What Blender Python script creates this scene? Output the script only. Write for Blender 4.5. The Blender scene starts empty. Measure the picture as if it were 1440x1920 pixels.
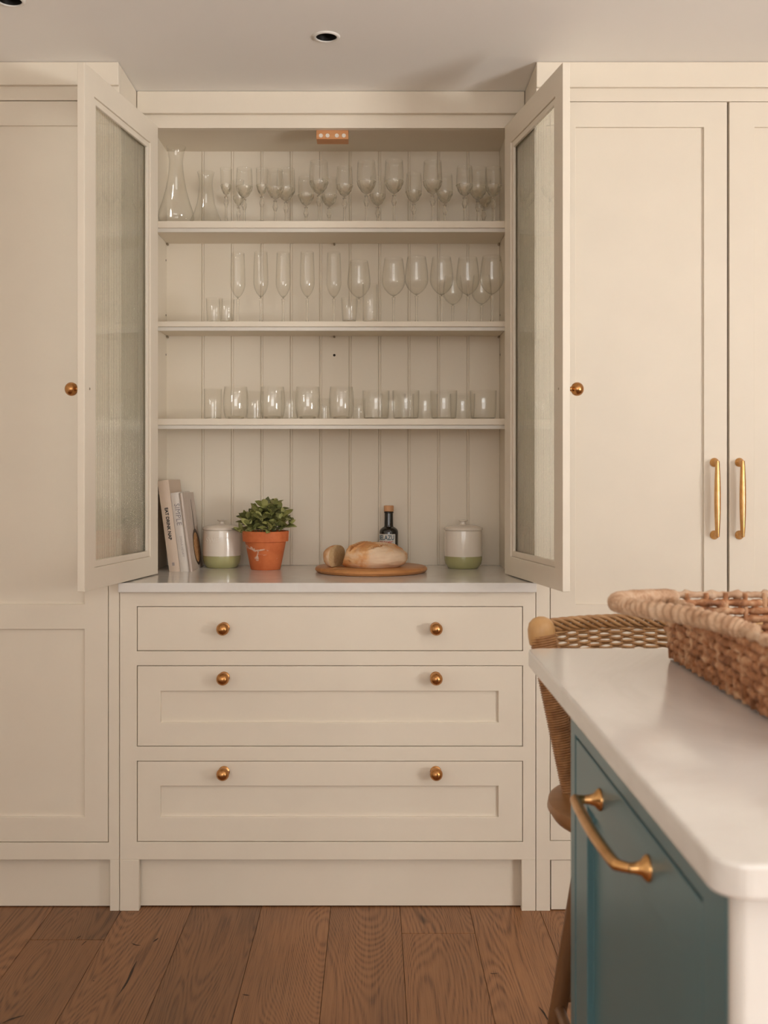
import bpy, bmesh, math, random
from mathutils import Vector, Matrix, noise

# ------------------------------------------------------------------ camera, world, lights, exposure
SC = bpy.context.scene
COL = SC.collection
EYE = 1.2065            # camera height
FPX = 2034.0            # focal length in pixels of the 1440 x 1920 frame
VX, VY = 700.0, 890.0   # where the horizontal view axis meets the frame
PI = math.pi

cam_data = bpy.data.cameras.new('camera')
cam_data.sensor_width = 36.0
cam_data.sensor_fit = 'AUTO'
cam_data.lens = 36.0 * FPX / 1920.0
cam_data.shift_x = (720.0 - VX) / 1920.0
cam_data.shift_y = -(960.0 - VY) / 1920.0
cam_data.clip_start = 0.05
cam_data.dof.use_dof = True
cam_data.dof.focus_distance = 3.25
cam_data.dof.aperture_fstop = 7.0
cam = bpy.data.objects.new('camera', cam_data)
cam.location = (0, 0, EYE)
cam.rotation_euler = (PI / 2, 0, 0)
COL.objects.link(cam)
SC.camera = cam

world = bpy.data.worlds.new('world')
SC.world = world
world.use_nodes = True
world.node_tree.nodes['Background'].inputs[0].default_value = (0.75, 0.72, 0.66, 1)
world.node_tree.nodes['Background'].inputs[1].default_value = 0.6

def area_light(name, loc, rot, sx, sy, power, color):
    d = bpy.data.lights.new(name, 'AREA')
    d.shape = 'RECTANGLE'
    d.size, d.size_y = sx, sy
    d.energy = power
    d.color = color
    o = bpy.data.objects.new(name, d)
    o.location = loc
    o.rotation_euler = rot
    COL.objects.link(o)
    return o

WARM = (0.98, 0.96, 0.94)
# daylight through the window in the right wall, and through the garden doors behind the camera
area_light('window_daylight', (3.26, -0.4, 1.14), (0, PI / 2, 0), 1.06, 1.5, 108, WARM)
area_light('garden_door_daylight', (0.0, -2.72, 1.65), (PI / 2, 0, 0), 2.8, 1.2, 43, WARM)
# added fill lamp outside the right-hand window, aimed up to brighten the ceiling
area_light('added_ceiling_fill', (5.1, -1.2, 0.2), (PI, 0, 0), 3.0, 6.0, 2300, WARM)

SC.view_settings.view_transform = 'Standard'
SC.view_settings.look = 'None'
SC.view_settings.exposure = -0.04
SC.view_settings.gamma = 1.0
SC.view_settings.use_curve_mapping = False
SC.cycles.max_bounces = 14
SC.cycles.transparent_max_bounces = 40
SC.cycles.transmission_bounces = 14
SC.cycles.diffuse_bounces = 6

# ------------------------------------------------------------------ helpers
def PX(x, d): return (x - VX) * d / FPX
def PZ(y, d): return EYE + (VY - y) * d / FPX

def wloc(o):
    v = Vector((0, 0, 0))
    while o:
        v += o.location
        o = o.parent
    return v

def thing(name, label, cat, loc=(0, 0, 0), rot=(0, 0, 0), group=None):
    o = bpy.data.objects.new(name, None)
    o.empty_display_size = 0.05
    o.location = loc
    o.rotation_euler = rot
    COL.objects.link(o)
    o['label'] = label
    o['category'] = cat
    if group: o['group'] = group
    return o

def tag(o, label, cat, group=None):
    o['label'] = label
    o['category'] = cat
    if group: o['group'] = group
    return o

def obj(name, bm, mat, parent=None, world=True, smooth=False, bevel=0.0, kind=None, label=None, seg=2, angle=None):
    """Link a bmesh as ONE mesh object; coordinates in world space (world=True) or in the parent's space."""
    if world and parent is not None:
        bmesh.ops.translate(bm, verts=bm.verts, vec=-wloc(parent))
    bmesh.ops.recalc_face_normals(bm, faces=bm.faces)
    me = bpy.data.meshes.new(name)
    bm.to_mesh(me)
    bm.free()
    for m in (mat if isinstance(mat, (list, tuple)) else [mat]):
        me.materials.append(m)
    if smooth:
        if angle: 
            for p in me.polygons: p.use_smooth = True
            me.set_sharp_from_angle(angle=math.radians(angle))
        else:
            for p in me.polygons: p.use_smooth = True
    o = bpy.data.objects.new(name, me)
    COL.objects.link(o)
    if parent: o.parent = parent
    if bevel:
        b = o.modifiers.new('edge', 'BEVEL')
        b.width = bevel
        b.segments = seg
        b.limit_method = 'ANGLE'
        b.angle_limit = math.radians(40)
    if kind: o['kind'] = kind
    if label: o['label'] = label
    return o

def structure(name, bm, mat, parent=None, bevel=0.0):
    return obj(name, bm, mat, parent, bevel=bevel, kind='structure')

def BM(): return bmesh.new()

def box(bm, x0, x1, y0, y1, z0, z1):
    vs = [bm.verts.new(p) for p in ((x0, y0, z0), (x1, y0, z0), (x1, y1, z0), (x0, y1, z0),
                                    (x0, y0, z1), (x1, y0, z1), (x1, y1, z1), (x0, y1, z1))]
    for f in ((0, 3, 2, 1), (4, 5, 6, 7), (0, 1, 5, 4), (1, 2, 6, 5), (2, 3, 7, 6), (3, 0, 4, 7)):
        bm.faces.new([vs[i] for i in f])
    return vs

def boxbm(*a):
    bm = BM()
    box(bm, *a)
    return bm

def lathe(bm, prof, segs=32, center=(0, 0, 0), axis='Z', mi=0):
    """Revolve (r, h) points about the axis; r = 0 closes an end."""
    rings = []
    for r, h in prof:
        if r <= 1e-7:
            rings.append([bm.verts.new((0, 0, h))])
        else:
            rings.append([bm.verts.new((r * math.cos(2 * PI * k / segs), r * math.sin(2 * PI * k / segs), h)) for k in range(segs)])
    new = [v for r in rings for v in r]
    for a, b in zip(rings, rings[1:]):
        for k in range(segs):
            k2 = (k + 1) % segs
            if len(a) == 1 and len(b) == 1: continue
            if len(a) == 1: f = bm.faces.new((a[0], b[k], b[k2]))
            elif len(b) == 1: f = bm.faces.new((a[k], a[k2], b[0]))
            else: f = bm.faces.new((a[k], a[k2], b[k2], b[k]))
            f.material_index = mi
    c = Vector(center)
    for v in new:
        x, y, z = v.co
        if axis == 'Y': v.co = Vector((x, -z, y)) + c     # axis points to -Y
        elif axis == 'X': v.co = Vector((-z, x, y)) + c   # axis points to -X
        else: v.co = Vector((x, y, z)) + c
    return new

def tube(bm, pts, rad, segs=8, cap=True, closed=False, up=Vector((0, 0, 1))):
    """Sweep a circle along points; rad is a number or f(i, angle)."""
    pts = [Vector(p) for p in pts]
    n = len(pts)
    rings = []
    side0 = None
    for i, p in enumerate(pts):
        if closed: t = pts[(i + 1) % n] - pts[i - 1]
        else: t = pts[min(i + 1, n - 1)] - pts[max(i - 1, 0)]
        t.normalize()
        s = t.cross(up)
        if s.length < 1e-3: s = t.cross(Vector((1, 0, 0)))
        s.normalize()
        if side0 is not None and s.dot(side0) < 0 and not closed: s = -s
        side0 = s
        w = s.cross(t)
        ring = []
        for k in range(segs):
            a = 2 * PI * k / segs
            r = rad(i, a) if callable(rad) else rad
            ring.append(bm.verts.new(p + s * (math.cos(a) * r) + w * (math.sin(a) * r)))
        rings.append(ring)
    m = n if closed else n - 1
    for i in range(m):
        a, b = rings[i], rings[(i + 1) % n]
        for k in range(segs):
            k2 = (k + 1) % segs
            bm.faces.new((a[k], a[k2], b[k2], b[k]))
    if cap and not closed:
        bm.faces.new(rings[0][::-1])
        bm.faces.new(rings[-1])

def spline(ctrl, n):
    """Catmull-Rom through control points."""
    c = [Vector(p) for p in ctrl]
    c = [2 * c[0] - c[1]] + c + [2 * c[-1] - c[-2]]
    out = []
    segs = len(c) - 3
    for i in range(n):
        u = i / (n - 1) * segs
        k = min(int(u), segs - 1)
        t = u - k
        p0, p1, p2, p3 = c[k:k + 4]
        out.append(0.5 * ((2 * p1) + (p2 - p0) * t + (2 * p0 - 5 * p1 + 4 * p2 - p3) * t * t + (3 * p1 - p0 - 3 * p2 + p3) * t ** 3))
    return out

def grid_front(bm, us, vs, depth, t, mp):
    """A board of thickness t cut into cells: depth(i, j) = recess of the cell, or None where it is open.
    mp(u, d, v) maps to space."""
    nu, nv = len(us) - 1, len(vs) - 1
    cache = {}
    def V(u, d, v):
        k = (round(u, 5), round(d, 5), round(v, 5))
        if k not in cache: cache[k] = bm.verts.new(mp(u, d, v))
        return cache[k]
    def D(i, j):
        if i < 0 or j < 0 or i >= nu or j >= nv: return None
        return depth(i, j)
    def Q(*c):
        try: bm.faces.new([V(*p) for p in c])
        except ValueError: pass
    for i in range(nu):
        for j in range(nv):
            d = D(i, j)
            u0, u1, v0, v1 = us[i], us[i + 1], vs[j], vs[j + 1]
            if d is not None:
                Q((u0, d, v0), (u1, d, v0), (u1, d, v1), (u0, d, v1))
                Q((u0, t, v0), (u0, t, v1), (u1, t, v1), (u1, t, v0))
    for i in range(nu + 1):
        for j in range(nv):
            a, b = D(i - 1, j), D(i, j)
            if a == b: continue
            da, db = (t if a is None else a), (t if b is None else b)
            if abs(da - db) > 1e-6:
                Q((us[i], da, vs[j]), (us[i], db, vs[j]), (us[i], db, vs[j + 1]), (us[i], da, vs[j + 1]))
    for j in range(nv + 1):
        for i in range(nu):
            a, b = D(i, j - 1), D(i, j)
            if a == b: continue
            da, db = (t if a is None else a), (t if b is None else b)
            if abs(da - db) > 1e-6:
                Q((us[i], da, vs[j]), (us[i + 1], da, vs[j]), (us[i + 1], db, vs[j]), (us[i], db, vs[j]))

def panel_board(bm, u0, u1, v0, v1, panels, rec, t, mp):
    """Board with sunk (rec a number) or open (rec None) rectangles."""
    us = sorted({round(x, 5) for x in [u0, u1] + [p[0] for p in panels] + [p[1] for p in panels]})
    vs = sorted({round(x, 5) for x in [v0, v1] + [p[2] for p in panels] + [p[3] for p in panels]})
    def depth(i, j):
        cu, cv = (us[i] + us[i + 1]) / 2, (vs[j] + vs[j + 1]) / 2
        for p in panels:
            if p[0] < cu < p[1] and p[2] < cv < p[3]: return rec
        return 0.0
    grid_front(bm, us, vs, depth, t, mp)

def text_bm(s, size, depth=0.0006, spacing=1.0, align='CENTER', bold=0.0):
    cu = bpy.data.curves.new('lettering', 'FONT')
    cu.body = s
    cu.size = size
    cu.extrude = depth
    cu.offset = bold
    cu.space_character = spacing
    cu.align_x = align
    cu.align_y = 'CENTER'
    cu.resolution_u = 3
    o = bpy.data.objects.new('lettering', cu)
    COL.objects.link(o)
    dg = bpy.context.evaluated_depsgraph_get()
    me = bpy.data.meshes.new_from_object(o.evaluated_get(dg))
    bm = BM()
    bm.from_mesh(me)
    bpy.data.objects.remove(o)
    bpy.data.curves.remove(cu)
    bpy.data.meshes.remove(me)
    return bm

def copy_tree(o, parent=None):
    c = o.copy()
    COL.objects.link(c)
    c.parent = parent
    for ch in list(o.children): copy_tree(ch, c)
    return c

# ------------------------------------------------------------------ materials
def mat(name, color, rough=0.5, metal=0.0, spec=0.5, coat=0.0, coat_rough=0.1, sss=0.0):
    m = bpy.data.materials.new(name)
    m.use_nodes = True
    p = m.node_tree.nodes['Principled BSDF']
    p.inputs['Base Color'].default_value = (*color, 1)
    p.inputs['Roughness'].default_value = rough
    p.inputs['Metallic'].default_value = metal
    p.inputs['Specular IOR Level'].default_value = spec
    p.inputs['Coat Weight'].default_value = coat
    p.inputs['Coat Roughness'].default_value = coat_rough
    return m

def N(m, kind, **kw):
    n = m.node_tree.nodes.new(kind)
    for k, v in kw.items(): setattr(n, k, v)
    return n

def L(m, a, b): m.node_tree.links.new(a, b)

def ramp(m, fac, stops):
    r = N(m, 'ShaderNodeValToRGB')
    e = r.color_ramp.elements
    while len(e) < len(stops): e.new(0.5)
    for k, (pos, c) in enumerate(stops):
        e[k].position = pos
        e[k].color = (*c, 1)
    L(m, fac, r.inputs[0])
    return r.outputs[0]

def coords(m, scale=(1, 1, 1), rot=(0, 0, 0), source='Object'):
    tc = N(m, 'ShaderNodeTexCoord')
    mp = N(m, 'ShaderNodeMapping')
    mp.inputs['Scale'].default_value = scale
    mp.inputs['Rotation'].default_value = rot
    L(m, tc.outputs[source], mp.inputs[0])
    return mp.outputs[0]

def noise_tex(m, vec, scale, detail=4, rough=0.55, dist=0.0):
    n = N(m, 'ShaderNodeTexNoise')
    n.inputs['Scale'].default_value = scale
    n.inputs['Detail'].default_value = detail
    n.inputs['Roughness'].default_value = rough
    n.inputs['Distortion'].default_value = dist
    L(m, vec, n.inputs['Vector'])
    return n.outputs[0]

def bump(m, height, strength=0.2, dist=0.002):
    b = N(m, 'ShaderNodeBump')
    b.inputs['Strength'].default_value = strength
    b.inputs['Distance'].default_value = dist
    L(m, height, b.inputs['Height'])
    L(m, b.outputs[0], m.node_tree.nodes['Principled BSDF'].inputs['Normal'])

def base_in(m): return m.node_tree.nodes['Principled BSDF'].inputs['Base Color']

def two_tone(name, c1, c2, scale, rough=0.5, stretch=(1, 1, 1), lo=0.35, hi=0.65, bstr=0.0, bdist=0.001, **kw):
    m = mat(name, c1, rough, **kw)
    v = coords(m, stretch)
    n = noise_tex(m, v, scale)
    L(m, ramp(m, n, [(lo, c1), (hi, c2)]), base_in(m))
    if bstr: bump(m, n, bstr, bdist)
    return m

M = {}
M['paint'] = two_tone('cream_cabinet_paint', (0.765, 0.69, 0.575), (0.745, 0.672, 0.56), 7, 0.42)
M['inside'] = mat('cream_inside_paint', (0.745, 0.672, 0.555), 0.5)
M['ceiling'] = two_tone('ceiling_emulsion', (0.89, 0.87, 0.835), (0.88, 0.86, 0.825), 3, 0.8)
M['wall'] = two_tone('wall_emulsion', (0.82, 0.80, 0.75), (0.80, 0.78, 0.73), 4, 0.8)
M['white_trim'] = mat('white_trim', (0.80, 0.77, 0.72), 0.4)
M['teal'] = two_tone('teal_cabinet_paint', (0.083, 0.178, 0.20), (0.078, 0.168, 0.19), 9, 0.32)
M['gap_shade'] = mat('cabinet_gap_shade', (0.02, 0.025, 0.025), 0.8)  # near-black, shade painted into the island door gap
M['dark'] = mat('dark_hole', (0.02, 0.014, 0.01), 0.9)
M['black'] = mat('black_baffle', (0.012, 0.010, 0.008), 0.35)
M['lamp_glass'] = mat('lamp_glass', (0.07, 0.06, 0.05), 0.15)
M['magnet'] = mat('pale_magnet', (0.72, 0.66, 0.58), 0.4)
M['steel'] = mat('pin_steel', (0.42, 0.36, 0.28), 0.35, 1.0)
M['alu'] = mat('grey_strip', (0.66, 0.62, 0.55), 0.35)

# quartz worktop with faint veins
def quartz(name, vein):
    m = mat(name, (0.72, 0.70, 0.66), 0.13, spec=0.5)
    v = coords(m)
    n = noise_tex(m, v, 1.7, 8, 0.6, 1.2)
    L(m, ramp(m, n, [(0.44, (0.72, 0.695, 0.655)), (0.495, vein), (0.55, (0.72, 0.695, 0.655))]), base_in(m))
    return m
M['quartz'] = quartz('white_quartz', (0.685, 0.655, 0.615))
M['ceramic_white'] = mat('white_end_panel', (0.72, 0.695, 0.655), 0.2)

# aged brass
m = mat('aged_brass', (0.5, 0.25, 0.09), 0.27, 1.0)
n = noise_tex(m, coords(m), 60, 5)
L(m, ramp(m, n, [(0.3, (0.42, 0.19, 0.06)), (0.7, (0.60, 0.31, 0.12))]), base_in(m))
M['brass'] = m
m = mat('satin_brass', (0.66, 0.38, 0.15), 0.27, 1.0)
n = noise_tex(m, coords(m), 50, 5)
L(m, ramp(m, n, [(0.3, (0.58, 0.31, 0.11)), (0.7, (0.72, 0.43, 0.19))]), base_in(m))
M['brass_light'] = m

# oak plank: grain along the plank (local Y), tone by plank
def oak():
    m = mat('oak_plank', (0.2, 0.1, 0.05), 0.42, spec=0.4)
    info = N(m, 'ShaderNodeObjectInfo')
    tc = N(m, 'ShaderNodeTexCoord')
    add = N(m, 'ShaderNodeVectorMath', operation='ADD')
    mul = N(m, 'ShaderNodeVectorMath', operation='SCALE')
    cmb = N(m, 'ShaderNodeCombineXYZ')
    L(m, info.outputs['Random'], cmb.inputs[0]); L(m, info.outputs['Random'], cmb.inputs[1]); L(m, info.outputs['Random'], cmb.inputs[2])
    L(m, cmb.outputs[0], mul.inputs[0]); mul.inputs['Scale'].default_value = 37.0
    L(m, tc.outputs['Object'], add.inputs[0]); L(m, mul.outputs[0], add.inputs[1])
    def mapped(sc):
        mp = N(m, 'ShaderNodeMapping'); mp.inputs['Scale'].default_value = sc
        L(m, add.outputs[0], mp.inputs[0]); return mp.outputs[0]
    # cathedral growth rings: bands of a stretched noise field
    field = noise_tex(m, mapped((4.6, 0.62, 1)), 1.0, 1.5, 0.35, 0.25)
    mm = N(m, 'ShaderNodeMath', operation='MULTIPLY'); L(m, field, mm.inputs[0]); mm.inputs[1].default_value = 560.0
    sn = N(m, 'ShaderNodeMath', operation='SINE'); L(m, mm.outputs[0], sn.inputs[0])
    ring = N(m, 'ShaderNodeMapRange'); L(m, sn.outputs[0], ring.inputs[0])
    ring.inputs[1].default_value = -1; ring.inputs[2].default_value = 1
    fine = noise_tex(m, mapped((330, 6, 1)), 1.0, 4, 0.7)
    broad = noise_tex(m, mapped((5, 1.3, 1)), 1.0, 3, 0.5)
    knot = noise_tex(m, mapped((9, 3.2, 1)), 1.0, 2, 0.4, 0.8)
    mix1 = N(m, 'ShaderNodeMix', data_type='FLOAT'); mix1.inputs[0].default_value = 0.58
    fmap = N(m, 'ShaderNodeMapRange'); L(m, fine, fmap.inputs[0]); fmap.inputs[1].default_value = 0.33; fmap.inputs[2].default_value = 0.62
    L(m, ring.outputs[0], mix1.inputs[2]); L(m, fmap.outputs[0], mix1.inputs[3])
    base = ramp(m, mix1.outputs[0], [(0.12, (0.135, 0.058, 0.024)), (0.45, (0.262, 0.123, 0.053)), (0.85, (0.325, 0.162, 0.073))])
    tone = ramp(m, broad, [(0.25, (0.72, 0.70, 0.68)), (0.7, (1.1, 1.06, 1.02))])
    mx = N(m, 'ShaderNodeMix', data_type='RGBA', blend_type='MULTIPLY'); mx.inputs[0].default_value = 1.0
    L(m, base, mx.inputs[6]); L(m, tone, mx.inputs[7])
    each = info.outputs['Color']
    mx2 = N(m, 'ShaderNodeMix', data_type='RGBA', blend_type='MULTIPLY'); mx2.inputs[0].default_value = 1.0
    L(m, mx.outputs[2], mx2.inputs[6]); L(m, each, mx2.inputs[7])
    kmask = ramp(m, knot, [(0.20, (0.25, 0.22, 0.2)), (0.27, (1, 1, 1))])
    mx3 = N(m, 'ShaderNodeMix', data_type='RGBA', blend_type='MULTIPLY'); mx3.inputs[0].default_value = 1.0
    L(m, mx2.outputs[2], mx3.inputs[6]); L(m, kmask, mx3.inputs[7])
    L(m, mx3.outputs[2], base_in(m))
    bump(m, fine, 0.12, 0.0008)
    return m
M['oak'] = oak()
M['crack'] = mat('dark_filler', (0.03, 0.016, 0.01), 0.7)

def wood(name, c1, c2, scale=(3, 40, 40), rough=0.45):
    m = mat(name, c1, rough)
    n = noise_tex(m, coords(m, scale), 1.0, 5, 0.6, 0.4)
    L(m, ramp(m, n, [(0.3, c1), (0.7, c2)]), base_in(m))
    bump(m, n, 0.08, 0.0008)
    return m
M['beech'] = wood('beech_block', (0.50, 0.22, 0.085), (0.60, 0.29, 0.12), (12, 60, 60))
M['board'] = wood('bread_board_wood', (0.40, 0.165, 0.05), (0.56, 0.26, 0.09), (6, 45, 45), 0.4)
M['stool_wood'] = wood('stool_wood', (0.27, 0.125, 0.045), (0.36, 0.18, 0.07), (5, 40, 40), 0.4)
M['stool_leg'] = wood('stool_leg_wood', (0.135, 0.062, 0.025), (0.20, 0.095, 0.04), (40, 40, 4), 0.4)
M['cap_wood'] = wood('pale_cap_wood', (0.52, 0.29, 0.11), (0.63, 0.38, 0.17), (30, 30, 8), 0.4)
M['cork'] = wood('stopper_wood', (0.52, 0.26, 0.12), (0.62, 0.34, 0.17), (60, 60, 20), 0.6)
M['cane'] = two_tone('rattan_cane', (0.36, 0.185, 0.07), (0.50, 0.285, 0.125), 45, 0.42, (1, 1, 1))
M['cane_dark'] = two_tone('wrapped_cane', (0.27, 0.12, 0.04), (0.40, 0.20, 0.075), 70, 0.42)
# water-hyacinth rope
def rope(name, a, b, c):
    m = mat(name, a, 0.62)
    v = coords(m)
    n = noise_tex(m, v, 42, 4, 0.6, 0.6)
    L(m, ramp(m, n, [(0.30, a), (0.5, b), (0.68, c)]), base_in(m))
    f = noise_tex(m, v, 320, 3)
    bump(m, f, 0.35, 0.002)
    return m
M['rope'] = rope('hyacinth_rope', (0.15, 0.052, 0.018), (0.42, 0.18, 0.075), (0.66, 0.42, 0.25))
M['rope_pale'] = rope('hyacinth_handle', (0.33, 0.17, 0.085), (0.52, 0.33, 0.205), (0.64, 0.46, 0.32))
M['base_and_gap_shade'] = mat('basket_base_and_gap_shade', (0.085, 0.03, 0.012), 0.8)  # dark brown for the basket base and for shade painted between rows

# terracotta with pale salt marks
m = mat('terracotta', (0.52, 0.16, 0.06), 0.72)
v = coords(m)
n = noise_tex(m, v, 24, 6, 0.6)
base = ramp(m, n, [(0.3, (0.50, 0.115, 0.03)), (0.7, (0.64, 0.18, 0.055))])
n2 = noise_tex(m, coords(m, (11, 11, 26)), 1.0, 5, 0.6, 1.4)
mask = ramp(m, n2, [(0.615, (0, 0, 0)), (0.66, (0.75, 0.75, 0.75))])
mx = N(m, 'ShaderNodeMix', data_type='RGBA')
L(m, mask, mx.inputs[0]); L(m, base, mx.inputs[6]); mx.inputs[7].default_value = (0.66, 0.47, 0.36, 1)
L(m, mx.outputs[2], base_in(m))
bump(m, n, 0.15, 0.001)
M['terracotta'] = m
M['salt'] = two_tone('salt_mark', (0.54, 0.15, 0.05), (0.68, 0.48, 0.37), 110, 0.85, lo=0.44, hi=0.58)
M['soil'] = two_tone('soil', (0.03, 0.018, 0.01), (0.06, 0.038, 0.02), 90, 0.95, bstr=0.6, bdist=0.004)
m = mat('leaf_green', (0.1, 0.14, 0.03), 0.42)
info = N(m, 'ShaderNodeObjectInfo')
L(m, ramp(m, info.outputs['Random'], [(0.0, (0.085, 0.09, 0.03)), (0.35, (0.20, 0.21, 0.065)), (0.7, (0.31, 0.32, 0.10)), (1.0, (0.44, 0.43, 0.17))]), base_in(m))
M['leaf'] = m
M['stem'] = mat('plant_stem', (0.13, 0.15, 0.045), 0.5)
M['jar_cream'] = mat('cream_glaze', (0.76, 0.69, 0.60), 0.16, coat=0.4)
M['jar_green'] = mat('sage_glaze', (0.39, 0.375, 0.175), 0.14, coat=0.4)
M['bottle'] = mat('dark_bottle_glass', (0.010, 0.009, 0.006), 0.06, spec=0.7)
M['label'] = mat('bottle_label', (0.62, 0.60, 0.55), 0.5)
M['ink_blue'] = mat('label_blue', (0.045, 0.115, 0.16), 0.5)
M['ink_red'] = mat('label_red', (0.52, 0.10, 0.05), 0.5)
M['ink_black'] = mat('black_ink', (0.012, 0.01, 0.009), 0.5)
M['ink_grey'] = mat('grey_ink', (0.17, 0.14, 0.15), 0.5)
M['ink_pale'] = mat('pale_grey_ink', (0.32, 0.27, 0.25), 0.5)
M['book_tan'] = mat('buff_cover', (0.60, 0.475, 0.37), 0.55)
M['book_white'] = two_tone('white_cover', (0.68, 0.62, 0.55), (0.60, 0.54, 0.49), 60, 0.5, (1, 1, 0.2))
m = mat('grained_cover', (0.55, 0.48, 0.42), 0.5)
n = noise_tex(m, coords(m, (170, 170, 9)), 1.0, 4, 0.6)
L(m, ramp(m, n, [(0.3, (0.40, 0.31, 0.26)), (0.5, (0.54, 0.455, 0.39)), (0.7, (0.65, 0.575, 0.50))]), base_in(m))
M['book_grain'] = m
m = mat('page_edges', (0.66, 0.60, 0.50), 0.8)
M['pages'] = m
M['dish'] = mat('dish_photo_rim', (0.055, 0.030, 0.018), 0.4)
M['food'] = two_tone('dish_photo_food', (0.66, 0.42, 0.20), (0.33, 0.12, 0.03), 130, 0.5)
# crust
m = mat('crust', (0.6, 0.3, 0.12), 0.6)
v = coords(m)
n = noise_tex(m, v, 16, 5, 0.6, 0.4)
n2 = noise_tex(m, v, 9, 6, 0.65)
base = ramp(m, n, [(0.3, (0.52, 0.205, 0.06)), (0.5, (0.67, 0.345, 0.135)), (0.72, (0.74, 0.475, 0.245))])
mask = ramp(m, n2, [(0.45, (0, 0, 0)), (0.58, (0.8, 0.8, 0.8))])
mx = N(m, 'ShaderNodeMix', data_type='RGBA')
L(m, mask, mx.inputs[0]); L(m, base, mx.inputs[6]); mx.inputs[7].default_value = (0.70, 0.55, 0.40, 1)
L(m, mx.outputs[2], base_in(m))
bump(m, noise_tex(m, v, 120, 4), 0.25, 0.0015)
M['crust'] = m
M['slash'] = two_tone('crust_slash', (0.46, 0.17, 0.045), (0.62, 0.30, 0.11), 60, 0.7)
M['crumb'] = two_tone('bread_crumb', (0.60, 0.43, 0.24), (0.50, 0.33, 0.16), 160, 0.8, bstr=0.5, bdist=0.002)

# clear glass: thin walls bend nothing, they only mirror at grazing angles; solid stems and bases refract
def thin_glass(name, face, edge):
    m = bpy.data.materials.new(name)
    m.use_nodes = True
    nt = m.node_tree
    nt.nodes.remove(nt.nodes['Principled BSDF'])
    lw = N(m, 'ShaderNodeLayerWeight'); lw.inputs['Blend'].default_value = 0.5
    p = N(m, 'ShaderNodeMath', operation='POWER'); L(m, lw.outputs['Facing'], p.inputs[0]); p.inputs[1].default_value = 4.0
    fr = N(m, 'ShaderNodeMath', operation='MULTIPLY_ADD'); L(m, p.outputs[0], fr.inputs[0]); fr.inputs[1].default_value = 0.55; fr.inputs[2].default_value = 0.04
    tr = N(m, 'ShaderNodeBsdfTransparent')
    p2 = N(m, 'ShaderNodeMath', operation='POWER'); L(m, lw.outputs['Facing'], p2.inputs[0]); p2.inputs[1].default_value = 3.0
    L(m, ramp(m, p2.outputs[0], [(0.0, face), (1.0, edge)]), tr.inputs[0])
    gl = N(m, 'ShaderNodeBsdfGlossy'); gl.inputs['Roughness'].default_value = 0.015
    mix = N(m, 'ShaderNodeMixShader')
    L(m, fr.outputs[0], mix.inputs[0]); L(m, tr.outputs[0], mix.inputs[1]); L(m, gl.outputs[0], mix.inputs[2])
    L(m, mix.outputs[0], nt.nodes['Material Output'].inputs['Surface'])
    return m
M['glass_wall'] = thin_glass('clear_glass_wall', (1.0, 1.0, 0.995), (0.93, 0.925, 0.90))
def solid_glass(name, col, rough=0.0, ior=1.46, clear=0.0):
    m = bpy.data.materials.new(name)
    m.use_nodes = True
    nt = m.node_tree
    nt.nodes.remove(nt.nodes['Principled BSDF'])
    g = N(m, 'ShaderNodeBsdfGlass')
    g.inputs['Color'].default_value = (*col, 1)
    g.inputs['Roughness'].default_value = rough
    g.inputs['IOR'].default_value = ior
    out = g.outputs[0]
    if clear:
        tr = N(m, 'ShaderNodeBsdfTransparent'); tr.inputs[0].default_value = (*col, 1)
        mix = N(m, 'ShaderNodeMixShader'); mix.inputs[0].default_value = clear
        L(m, out, mix.inputs[1]); L(m, tr.outputs[0], mix.inputs[2])
        out = mix.outputs[0]
    L(m, out, nt.nodes['Material Output'].inputs['Surface'])
    return m
M['glass'] = solid_glass('clear_glass', (1.0, 0.997, 0.985), clear=0.4)
M['reeded'] = solid_glass('reeded_glass', (0.985, 0.99, 0.97), 0.02, 1.5, clear=0.38)

# ------------------------------------------------------------------ the room
D0 = 3.0                 # front plane of the tall and base units
DU = 3.235               # front plane of the recessed glazed unit
CEIL = PZ(115, 2.988)
XL, XR, YF, YB = -2.0, 3.2, -2.6, 3.60

DL = [(-0.122, 2.818), (-0.871, 2.602), (0.627, 2.62), (-0.122, 1.2), (-0.871, 1.2)]   # downlights
DL = DL[:2]
bm = BM()
# ceiling with round cut-outs for the downlights
R = 0.030
xs = sorted({XL - .1, XR + .1} | {round(x + s, 4) for x, y in DL for s in (-.06, .06)})
ys = sorted({YF - .1, YB + .1} | {round(y + s, 4) for x, y in DL for s in (-.06, .06)})
for i in range(len(xs) - 1):
    for j in range(len(ys) - 1):
        cx, cy = (xs[i] + xs[i + 1]) / 2, (ys[j] + ys[j + 1]) / 2
        hole = next(((x, y) for x, y in DL if abs(cx - x) < .059 and abs(cy - y) < .059), None)
        if hole is None or (xs[i + 1] - xs[i]) < .1 and False:
            bm.faces.new([bm.verts.new((a, b, CEIL)) for a, b in ((xs[i], ys[j]), (xs[i], ys[j + 1]), (xs[i + 1], ys[j + 1]), (xs[i + 1], ys[j]))])
for x, y in DL:
    n = 32
    inner = [bm.verts.new((x + R * math.cos(2 * PI * k / n), y + R * math.sin(2 * PI * k / n), CEIL)) for k in range(n)]
    outer = []
    for k in range(n):
        a = 2 * PI * k / n
        s = .06 / max(abs(math.cos(a)), abs(math.sin(a)))
        outer.append(bm.verts.new((x + s * math.cos(a), y + s * math.sin(a), CEIL)))
    for k in range(n):
        k2 = (k + 1) % n
        bm.faces.new((inner[k], outer[k], outer[k2], inner[k2]))
# the square holes above overlap no faces: drop cells lying inside them
structure('ceiling', bm, M['ceiling'])
structure('ceiling_slab', boxbm(XL - .1, XR + .1, YF - .1, YB + .1, CEIL + .1, CEIL + .15), M['ceiling'])

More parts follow.
